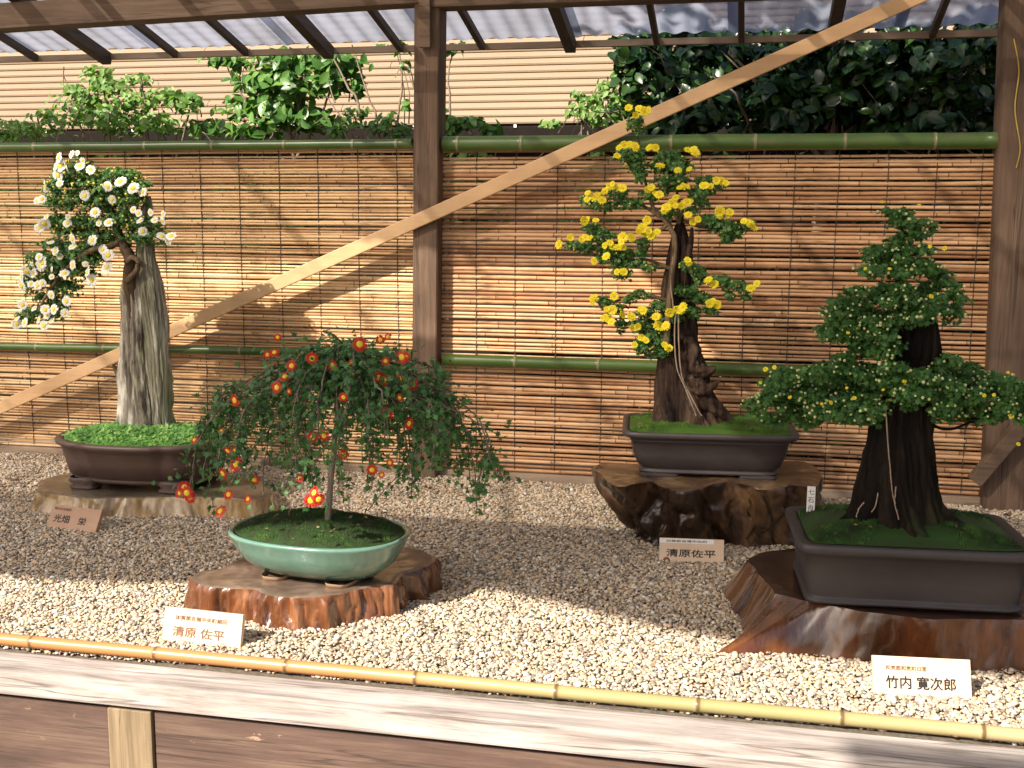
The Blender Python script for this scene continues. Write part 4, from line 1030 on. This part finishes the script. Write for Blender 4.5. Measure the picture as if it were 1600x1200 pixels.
for i, (tx, ty, dy) in enumerate(tips):
    p0 = P(533+rng.normal()*4, 585+rng.normal()*14, YBt); tip = P(tx, ty, YBt+dy)
    mid = p0*.45+tip*.55; apexz = max(p0[2], tip[2])+.03+.06*rng.random(); apx = p0*.62+tip*.38; apx[2] = P(533, 535, YBt)[2]-abs(tx-533)/233*.06+rng.uniform(-.05, .01)
    mid2 = p0*.12+tip*.88; mid2[2] = apx[2]*.55+tip[2]*.45
    q = smoothpath([p0, apx, mid2, tip], 36); q += np.cumsum(rng.normal(size=(36, 3))*.0016, 0)
    brs.append(q); V, F = tube(q, np.linspace(.0034, .0012, 36), 5); part('branch', V, F, B, bB, smooth=True)
    dens_ = 70
    for k in range(dens_):
        u = np.clip((rng.integers(1, 10)+rng.normal()*.16)/9, .1, 1.0); p_ = q[int(u*35)]; s_ = .024+.012*sin(u*9+i)
        o_ = rng.normal(size=3)*s_*np.array([1, 1, .8]); lp.append(p_+o_); n_ = o_/np.linalg.norm(o_)*.5+np.array([0, -.3, .45])+rng.normal(size=3)*.4; ln.append(n_)
    # hanging side twigs
    for k in range(7):
        s0 = q[int(rng.uniform(.2, .98)*35)]; L_ = rng.uniform(.03, .13); d_ = np.array([rng.normal()*.35, rng.normal()*.35, -1])*L_
        if proj(s0+d_)[1] > 800: continue
        tw = smoothpath([s0, s0+d_*.5+np.array([0, 0, .008]), s0+d_], 6); V, F = tube(tw, [.0014]*5+[.0008], 4); brs.append(tw)
        for kk in range(int(L_*200)):
            p_ = s0+d_*rng.uniform(.1, 1.05); o_ = rng.normal(size=3)*.010; lp.append(p_+o_); ln.append(o_*20+np.array([0, -.3, .3])+rng.normal(size=3)*.5)
V, F = join([tube(t_, [.0012]*6, 4) for t_ in brs if len(t_) == 6]); part('twigs', V, F, B, bB, kind='stuff')
lp = np.array(lp); ln = np.array(ln)
ok = np.array([proj(p_)[1] < 822-.00045*(proj(p_)[0]-530)**2*0 and (proj(p_)[1] < 812 or abs(proj(p_)[0]-500) < 60) for p_ in lp]); lp, ln = lp[ok], ln[ok]
side = (lp[:, 0] > np.median(lp[:, 0])).astype(int)
V, F, va = scatter(LOB, LOBF, lp, ln, .0195*rng.uniform(.6, 1.2, len(lp))); part('foliage', V, F, B, LM['mumB'], attrs={'var': va}, kind='stuff')
print('B leaves', len(lp))
fB = Z([(895,112),(675,178),(580,212),(550,262),(512,312),(768,210),(857,195),(855,262),(985,265),(1010,278),(1090,172),(1112,170),(1015,190),(1138,298),(1080,360),(1022,433),(1125,480),(820,357),(317,372),(568,330),(677,545),(730,535),(820,622),(1035,660),(952,693),(997,717),(618,733),(285,605),(322,603),(325,668),(308,695),(262,710),(408,740),(288,808),(378,828),(85,775),(65,800),(95,800),(110,820),(250,885),(685,800),(705,830),(670,835),(130,555),(255,515),(515,80),(468,160),(500,150),(1025,78),(990,92),(1085,268),(885,240)], 2.963, 260, 500)
MR = [flower_mesh('red', s+20, 17, .44) for s in range(4)]
small = {5, 6, 7, 12, 17, 19, 26, 30, 43, 44, 45, 46, 47, 48, 49, 50, 51, 14, 25, 23}
lstB = [(x, y, (.65 if i in small else 1.0)*rng.uniform(.92, 1.1)) for i, (x, y) in enumerate(fB)]
flowers(B, 'red', lstB, YBt, .0165, lambda x, y: -.20+.18*min(1, abs(x-535)/230)-.03*rng.random() if y > 600 else -.12, MR, .25, .4)
buds(B, [(t_[0], t_[1], 16, 14, t_[2]) for t_ in tips], YBt, .014, .0032, .03, MAT['budr'])

# ============ C: yellow bonsai
cC = np.array([-.112, 3.345]); rC = R(5.5); HCp = .2
C_ = thing('chrysanthemum_bonsai', (*cC, HCp), 'tall yellow flowered chrysanthemum bonsai on a dark trunk in the pot on the root stand', 'bonsai', GB)
zC = HCp+.012
pot(C_, cC, rC, zC, .128, (.253, .172, 9, 0), [(-.075, .0), (-.052, .0), (-.052, .06), (-.062, .07), (-.058, .11), (-.045, .2), (-.032, .45), (-.024, .8), (-.006, .86), (.0, .90), (.0, .98), (-.003, 1.0)], PM['C'], None, 'C', .016, 18000, .0075, .020)
for sx_, sy_ in ((-.14, -.085), (.14, -.085), (-.14, .085), (.14, .085)):
    q = tl(cC, rC, sx_, sy_); V, F = lathe_shape(q, rC, [(oval(.001, .001), HCp-.006), (oval(.05, .03, 8), HCp-.006), (oval(.054, .034, 8), HCp+.005), (oval(.054, .034, 8), zC+.001)], 32); part('foot', V, F, C_, PM['C'], smooth=False)
YC = 3.36
bC = barkmat('dark_trunk', (.010, .006, .005), (.045, .026, .018), (.14, .09, .062), (.06, .08, .02), .68, 12, .7, 1.0)
bC2 = barkmat('live_bark', (.05, .03, .018), (.12, .08, .045), (.24, .17, .10), None, .5, 14, .8, .6)
pathtrunk(C_, 'trunk', [(662, 1020, 1142), (648, 1021, 1137), (628, 1022, 1122), (600, 1023, 1108), (570, 1026, 1104), (540, 1029, 1094), (500, 1031, 1086), (460, 1033, 1084), (430, 1037, 1083), (400, 1042, 1081), (380, 1046, 1079), (365, 1050, 1074), (350, 1056, 1070), (338, 1060, 1068)], YC, bC, .8, .24, 5, 7, 180, 150, topcut=.02, grv=(8, 21))
def knob(parent, ctrl, mat, Y, name='burl', seed=1, amp=.02):
    pts = smoothpath([P(a, b, Y+d) for a, b, r, d in ctrl], 22); rr = np.interp(np.linspace(0, 1, 22), np.linspace(0, 1, len(ctrl)), [c_[2] for c_ in ctrl])
    V, F = tube(pts, rr, 48); cen = np.repeat(pts, 48, 0)
    k = np.array([max(.35, 1+amp*40*fbm(v[0]*38, v[1]*38, v[2]*34+seed)+amp*22*(.5-3*abs(fbm(v[0]*22, v[1]*22+seed, v[2]*16)))) for v in V]); V = cen+(V-cen)*k[:, None]
    part(name, V, F, parent, mat, smooth=True)
knob(C_, [(1066, 530, .012, -.05), (1080, 545, .024, -.05), (1084, 572, .028, -.05), (1100, 580, .020, -.055), (1118, 574, .005, -.06)], bC, YC, seed=2)
knob(C_, [(1072, 590, .024, -.05), (1090, 606, .030, -.055), (1108, 606, .018, -.06), (1126, 594, .004, -.06)], bC, YC, seed=6)
knob(C_, [(1085, 612, .026, -.045), (1104, 630, .028, -.045), (1126, 646, .020, -.04), (1146, 660, .006, -.03)], bC, YC, seed=11)
knob(C_, [(1076, 400, .010, -.02), (1080, 372, .008, -.02), (1081, 355, .003, -.02)], bC, YC, seed=3, name='stub', amp=.006)
limb(C_, [(1040, 540, -.085), (1046, 470, -.07), (1052, 410, -.05), (1054, 375, -.04), (1045, 352, -.03), (1030, 335, -.03), (1018, 322, -.03)], .011, .006, YC, bC2, n=36)
for rx_ in ([(1056, 480), (1054, 530), (1058, 575), (1072, 610), (1088, 650)], [(1060, 490), (1061, 545), (1066, 590), (1080, 620), (1096, 650)], [(1052, 400), (1048, 440), (1052, 480)]):
    limb(C_, [(a, b, -.10-.01*i) for i, (a, b) in enumerate(rx_)], .0022, .0018, YC, MAT['sill'], 'root', 24, .003, 6)
for br_ in ([(1030, 338), (1000, 320), (960, 318), (925, 315)], [(1022, 330), (1010, 290), (1000, 240), (993, 190)], [(1045, 350), (1010, 372), (960, 380), (900, 388)], [(1048, 420), (1000, 405), (960, 430)], [(1060, 350), (1075, 310), (1110, 295)], [(1068, 345), (1100, 355), (1150, 355), (1180, 352)], [(1074, 420), (1100, 440), (1140, 442), (1182, 444)], [(1065, 470), (1090, 470), (1120, 475)], [(1045, 470), (1000, 460), (960, 470), (930, 462)], [(1050, 500), (1010, 500), (975, 505), (960, 498)], [(1045, 520), (1030, 540), (1010, 552)], [(1060, 350), (1060, 310), (1050, 260), (1040, 240)], [(1050, 270), (1075, 255), (1085, 240)]):
    limb(C_, [(a, b, -.03) for a, b in br_], .006, .0022, YC, bC2, n=20, wob=.012)
padsC = [(993, 196, 15, 13), (985, 244, 26, 11), (995, 260, 18, 14), (1045, 245, 22, 10), (1060, 262, 24, 14), (1030, 262, 18, 10), (1050, 285, 30, 13), (1000, 275, 10, 12), (945, 322, 24, 9), (915, 314, 10, 7), (965, 305, 16, 8), (985, 318, 22, 9), (1020, 306, 20, 10), (1100, 282, 16, 7), (1092, 302, 22, 10), (1120, 290, 16, 6), (1095, 318, 12, 8), (1048, 335, 16, 8), (1080, 330, 10, 7),
         (1110, 345, 20, 9), (1130, 356, 26, 12), (1148, 362, 16, 11), (1165, 352, 16, 6), (1135, 374, 12, 8), (925, 358, 16, 10), (940, 372, 24, 13), (915, 388, 20, 8), (895, 385, 14, 7), (955, 392, 24, 9), (975, 398, 20, 9), (1005, 382, 12, 9), (1003, 394, 8, 10), (965, 412, 20, 9), (945, 404, 14, 8), (995, 412, 18, 6), (1015, 418, 16, 5), (972, 428, 16, 9), (1075, 416, 14, 8), (1090, 424, 14, 8), (1098, 436, 14, 8), (1128, 440, 18, 9), (1150, 448, 22, 9), (1140, 462, 10, 7), (1168, 452, 12, 6), (1165, 466, 8, 6),
         (1075, 456, 20, 9), (1095, 466, 18, 10), (1060, 452, 10, 6), (1000, 460, 18, 6), (985, 468, 14, 6), (945, 472, 12, 7), (960, 482, 20, 8), (970, 510, 10, 12), (1030, 478, 14, 8), (1012, 492, 20, 9), (1085, 488, 22, 8), (1110, 486, 14, 6), (1050, 498, 18, 8), (1005, 510, 20, 12), (1028, 525, 22, 15), (1015, 545, 24, 12), (1035, 550, 14, 8), (1000, 540, 10, 12)]
foliage(C_, padsC, YC-.05, .80, .0165, LM['mum'], .055, under=.6)
fC = Z([(435,30),(487,35),(520,50),(470,70),(540,45),(405,235),(440,232),(465,240),(380,250),(370,295),(470,262),(560,245),(580,250),(545,250),(760,262),(790,262),(800,280),(605,350),(765,368),(705,375),(345,450),(330,465),(400,472),(385,468),(300,490),(205,500),(205,535),(245,525),(285,540),(262,512),(540,480),(575,500),(600,510),(555,470),(715,470),(745,465),(730,462),(845,460),(885,462),(940,435),(970,445),(915,432),(670,555),(695,570),(725,570),(755,550),(775,545),(640,580),(625,600),(690,525),(760,620),(785,660),(810,645),(935,600),(935,625),(990,605),(985,620),(1065,655),(1085,660),(1105,670),(1125,690),(185,655),(205,650),(250,650),(535,650),(195,745),(215,750),(175,755),(45,785),(110,745),(300,790),(340,795),(375,800),(405,800),(330,775),(445,745),(400,745),(390,770),(490,710),(520,720),(510,695),(555,735),(590,715),(540,710),(575,740),(310,850),(245,875),(370,935),(405,935),(755,870),(765,885),(870,980),(905,1005),(1140,1000),(1110,1025),(880,1110),(920,1115),(895,1100),(355,1070),(240,1080),(235,1095),(310,1180),(340,1145),(315,1140),(400,1170),(300,1190),(330,1195),(450,1185),(660,1160),(695,1145),(735,1130),(715,1145),(585,1185),(515,1150),(500,1140)], 3.53, 860, 160)
fC += Z([(525,260),(540,262),(395,335),(410,345),(385,330),(520,370),(545,390),(535,392),(360,265),(330,270),(345,370),(490,260),(325,205),(210,235),(190,225),(170,215),(470,205)], 3.75, 900, 440)
MY = [flower_mesh('yellow', s+40, 12, .27, 2) for s in range(4)]
flowers(C_, 'yellow', [(x+rng.normal()*.5, y, rng.uniform(.75, 1.1)) for x, y in fC], YC-.05, .0148, lambda x, y: -.045-.03*rng.random(), MY, .55, .45)
buds(C_, padsC, YC-.05, .02, .0038, .06, MAT['budy'])

# ============ D: cone-shaped bonsai with buds
cD = np.array([.360, 2.60]); rD = R(4)
D = thing('chrysanthemum_bonsai', (*cD, .11), 'broad cone-shaped chrysanthemum bonsai covered in tiny buds in a large dark rectangular pot', 'bonsai', GB)
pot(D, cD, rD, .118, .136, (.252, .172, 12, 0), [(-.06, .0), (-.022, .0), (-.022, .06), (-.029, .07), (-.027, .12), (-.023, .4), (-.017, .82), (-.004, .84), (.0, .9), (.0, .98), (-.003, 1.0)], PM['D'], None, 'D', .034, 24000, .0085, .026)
for sx_, sy_ in ((-.15, -.09), (.15, -.09), (-.15, .09), (.15, .09)):
    q = tl(cD, rD, sx_, sy_); V, F = lathe_shape(q, rD, [(oval(.001, .001), .108), (oval(.06, .03, 8), .108), (oval(.062, .034, 8), .117)], 32); part('foot', V, F, D, PM['D'], smooth=False)
YD = 2.60
bD = barkmat('blackened_trunk', (.003, .0025, .002), (.010, .007, .005), (.030, .022, .015), (.02, .034, .008), .56, 10, .8, 1.0)
pathtrunk(D, 'trunk', [(815, 1318, 1482), (800, 1326, 1474), (775, 1334, 1466), (740, 1342, 1460), (700, 1350, 1459), (660, 1358, 1459), (620, 1366, 1460), (580, 1378, 1464), (545, 1396, 1468), (520, 1404, 1468), (500, 1410, 1466), (490, 1416, 1462)], YD, bD, .8, .20, 5, 21, 180, 130, topcut=.02, grv=(11, 31))
limb(D, [(1425, 560, -.03), (1410, 500, -.02), (1405, 440, 0), (1412, 390, 0), (1408, 345, 0)], .015, .003, YD, bD, 'branch')
for rx_ in ([(1384, 640), (1388, 700), (1392, 745), (1396, 780), (1405, 812)], [(1372, 770), (1368, 790), (1362, 800)], [(1400, 760), (1398, 785), (1402, 800)], [(1350, 785), (1342, 795), (1338, 808)]):
    limb(D, [(a, b, -.095) for a, b in rx_], .0016, .0012, YD, MAT['sill'], 'root', 20, .003, 6)
padsD = []
rowsD = [(330, 1388, 1428, 7), (350, 1392, 1448, 9), (372, 1400, 1442, 9), (395, 1352, 1462, 10), (412, 1360, 1470, 10), (430, 1352, 1472, 11), (452, 1325, 1496, 11), (472, 1300, 1502, 12), (492, 1288, 1494, 12), (510, 1284, 1400, 12), (528, 1290, 1400, 11), (552, 1330, 1400, 10), (575, 1290, 1410, 9), (572, 1442, 1520, 10), (590, 1215, 1560, 13), (606, 1196, 1620, 14), (622, 1185, 1640, 14), (638, 1180, 1640, 13), (652, 1186, 1370, 10), (650, 1460, 1640, 11)]
for py, x0, x1, ry in rowsD:
    n = max(1, int((x1-x0)/26))
    for k in range(n+1):
        xx = x0+12+(x1-x0-24)*k/max(1, n)+rng.normal()*4
        padsD.append((xx, py+rng.normal()*4, rng.uniform(15, 24), ry*rng.uniform(.8, 1.15), rng.uniform(-.10, .10) if py > 580 else rng.uniform(-.06, .08)))
padsD += [(1398, 505, 18, 12, -.05), (1385, 530, 20, 12, -.06), (1410, 470, 24, 12, -.05), (1450, 480, 26, 12, -.04), (1380, 555, 18, 10, -.08), (1440, 498, 20, 9, -.08), (1395, 575, 24, 11, -.1), (1440, 590, 26, 12, -.1), (1425, 615, 30, 12, -.12), (1350, 540, 22, 10, -.02), (1320, 560, 18, 9, -.02), (1290, 575, 22, 9, 0)]
foliage(D, padsD, YD-.03, .52, .0165, LM['mumdark'], .08, under=.5)
for k in range(26):
    p_ = padsD[rng.integers(len(padsD))]
    limb(D, [(1415, min(620, p_[1]+25), 0), ((1415+p_[0])/2, p_[1]+14, .02), (p_[0], p_[1]+2, p_[4]-.03)], .005, .002, YD, bD, n=14, wob=.01, sides=6)
buds(D, padsD, YD-.03, .030, .0034, .095, MAT['bud'], 1.18)
fD = [(1352, 420), (1390, 420), (1436, 320), (1378, 315), (1453, 385), (1476, 388), (1196, 577), (1188, 598), (1284, 631), (1298, 629), (1323, 606), (1335, 622), (1413, 596), (1553, 617), (1538, 618), (1580, 650), (1234, 621), (1380, 609), (1325, 520), (1455, 463), (1591, 694), (1210, 574), (1575, 582)]
flowers(D, 'yellow', [(x, y, rng.uniform(.28, .48)) for x, y in fD], YD-.03, .0125, lambda x, y: -.12, MY, .8, .4)

# ------------------------------------------------------------------ name plates
def plate(BL, BR, TL_, lean0, mat, label, rows, thick=.012, prop=True, extra=None):
    a = G(*BL, .002); b = G(*BR, .002); u = b-a; Wd = np.linalg.norm(u); u /= Wd
    n = np.cross(u, [0, 0, 1.])      # towards camera
    best = None
    for ln_ in np.linspace(0, 1.0, 41):
        for h in np.linspace(.04, .13, 61):
            tp = a+h*(np.array([0, 0, cos(ln_)])-n*sin(ln_)); e = np.linalg.norm(proj(tp)-np.array(TL_))+abs(ln_-lean0)*6
            if best is None or e < best[0]: best = (e, ln_, h)
    _, ln_, h = best
    up = np.array([0, 0, cos(ln_)])-n*sin(ln_); nf = np.cross(u, up)
    t = thing('name_plate', a, label, 'name plate', 'wooden name plates')
    V, F = box(0, Wd, 0, h, -thick, 0, .0012)
    Vw = a+V[:, :1]*u+V[:, 1:2]*up+V[:, 2:3]*nf
    part('board', Vw, F, t, mat)
    if prop:
        c0 = a+u*Wd*.5-nf*(thick+.001)
        V, F = beambox(c0+up*h*.75, c0-nf*.03-up*.0, .02, .006, tuple(u)); part('prop', V, F, t, mat)
    mm = Matrix.Identity(4)
    for r, (txt, size, fx, fy, mt, wdt) in enumerate(rows):
        cu = bpy.data.curves.new('lettering', 'FONT'); cu.body = txt; cu.size = size; cu.align_x = 'LEFT'; cu.offset = 0; cu.extrude = 0
        to = bpy.data.objects.new('lettering_source', cu); COL.objects.link(to)
        dg = bpy.context.evaluated_depsgraph_get(); me = bpy.data.meshes.new_from_object(to.evaluated_get(dg)); bpy.data.objects.remove(to)
        co = np.array([v.co[:] for v in me.vertices]); co[:, 0] -= co[:, 0].min(); co[:, 1] -= co[:, 1].min()
        sx_ = wdt*Wd/co[:, 0].max(); sy_ = size*.92/max(1e-6, co[:, 1].max())
        fs_ = [tuple(p_.vertices) for p_ in me.polygons]; bpy.data.meshes.remove(me); e_ = size*.022
        lst = []
        for q_, (dx_, dy_) in enumerate(((0, 0), (e_, 0), (-e_, 0), (0, e_), (0, -e_))):     # heavier brush weight
            lst.append((a+(fx*Wd+dx_+co[:, :1]*sx_)*u+(fy*h+dy_+co[:, 1:2]*sy_)*up+(.0005+.0001*q_)*nf, fs_))
        V, F = join(lst); part('lettering', V, F, t, mt)
    if extra: extra(t, a, u, up, nf, Wd, h)
    return t
plate((72, 823), (148, 834), (84, 787), .5, MAT['signred'], 'small reddish name plate in front of the olive slab at the left',
      [('光畑　栄', .026, .10, .26, MAT['ink'], .66), ('岡山市吉備津', .009, .06, .78, MAT['inkred'], .34)])
plate((253, 1000), (375, 1014), (258, 948), .5, MAT['sign'], 'sunlit name plate standing before the red brown slab at the front left',
      [('清原 佐平', .024, .13, .17, MAT['inkred'], .66), ('加賀郡吉備中央町細田', .011, .15, .66, MAT['inkred'], .66)])
def strip(t, a, u, up, nf, Wd, h):
    q = [a+fx*Wd*u+fy*h*up+.0003*nf for fx, fy in ((.0, .79), (.84, .79), (.84, .985), (.0, .985))]
    V, F = np.array(q+[x_-.0002*nf for x_ in q]), [(0, 1, 2, 3), (7, 6, 5, 4), (0, 4, 5, 1), (1, 5, 6, 2), (2, 6, 7, 3), (3, 7, 4, 0)]
    part('paper_strip', V, F, t, MAT['paper'])
    q = [a+(.055+.115*(1+cos(th))*.5)*Wd*u+(.004+.17*sin(th))*h*up+.0004*nf for th in np.linspace(0, pi, 12)]
    part('knot', q, [tuple(range(12))], t, MAT['stub2'])
MAT['stub2'] = plain('knot_wood', (.20, .07, .03), .6)
plate((1030, 876), (1131, 880), (1031, 840), .25, MAT['sign'], 'name plate with a white paper strip along its top, in front of the root stand',
      [('清原佐平', .023, .11, .20, MAT['ink'], .76), ('加賀郡吉備中央町', .007, .10, .83, MAT['inkred'], .64)], extra=strip)
plate((1365, 1084), (1519, 1092), (1363, 1024), .25, MAT['sign'], 'pale sunlit name plate before the dark amber slab at the lower right',
      [('竹内 寛次郎', .027, .13, .17, MAT['ink'], .71), ('和気郡和気町日室', .010, .13, .64, MAT['inkred'], .42)], thick=.014)
# vertical white plant tag in the back left corner of D's pot
tg = G(1266, 806, .25)
tgt = thing('plant_tag', tuple(tg), 'upright white plant tag with black writing behind the large dark pot', 'plant tag')
wv = P(1275, 762, tg[1])-P(1262, 762, tg[1]); Wt = np.linalg.norm(wv); Ht = P(1268, 760, tg[1])[2]-tg[2]
V, F = box(-Wt/2, Wt/2, -.001, .001, -.01, Ht, .0006); V = V+tg; part('tag_board', V, F, tgt, MAT['paper'])
for k, ch in enumerate('七石舟'):
    cu = bpy.data.curves.new('lettering', 'FONT'); cu.body = ch; cu.size = Wt*.8; cu.align_x = 'CENTER'
    to = bpy.data.objects.new('lettering_source', cu); COL.objects.link(to)
    dg = bpy.context.evaluated_depsgraph_get(); me = bpy.data.meshes.new_from_object(to.evaluated_get(dg)); bpy.data.objects.remove(to)
    co = np.array([v.co[:] for v in me.vertices]); W_ = np.stack([co[:, 0], np.full(len(co), -.0016), co[:, 1]+Ht*(.74-.27*k)], -1)
    me.vertices.foreach_set('co', W_.astype(np.float32).ravel()); me.materials.clear(); me.materials.append(MAT['ink']); me.update(); link('lettering', me, tgt)

V, F = tube(smoothpath([P(1584, 60, YP-.01), P(1592, 110, YP-.012), P(1586, 170, YP-.01), P(1594, 230, YP-.012), P(1588, 262, YP-.01)], 40), .0022, 6)
part('twine', V, F, sh, plain('yellow_twine', (.45, .32, .06), .8), smooth=True)
# ------------------------------------------------------------------ fallen leaves
for (q, y_, s_, rz, lab) in ((20, 748, .05, .2, 'dry brown leaf on the gravel at the far left edge'), (1575, 802, .045, 1.0, 'dry brown leaf on the gravel behind the dark pot at the right'), (1492, 1148, .02, .5, 'tiny brown leaf beside the front bamboo pole at the lower right')):
    p = G(q, y_, .008); V = OV*s_*np.array([1, 1, 1.6]); V[:, 2] = -V[:, 2]*1.0
    c_, n_ = cos(rz), sin(rz); V = np.stack([V[:, 0]*c_-V[:, 1]*n_, V[:, 0]*n_+V[:, 1]*c_, V[:, 2]], -1)+p
    V2 = np.concatenate([V, V-np.array([0, 0, .0006])]); F2 = [tuple(f) for f in OVF.tolist()]+[tuple(i+len(V) for i in f[::-1]) for f in OVF.tolist()]
    o = part('fallen_leaf', V2, F2, None, MAT['dry']); tag(o, lab, 'leaf', 'dry leaves fallen on the gravel')
n = 260
X_ = rng.uniform(-2.4, 1.1, n); Y_ = rng.uniform(YB+.05, YF-.1, n)
V, F, va = scatter(OV, OVF, np.stack([X_, Y_, np.full(n, .010)], -1), rng.normal(size=(n, 3))*.3+np.array([0, 0, 1.]), rng.uniform(.006, .016, n))
o = part('leaf_litter', V, F, None, MAT['dry'], kind='stuff'); tag(o, 'scraps of dry brown leaf scattered over the gravel', 'leaf litter')
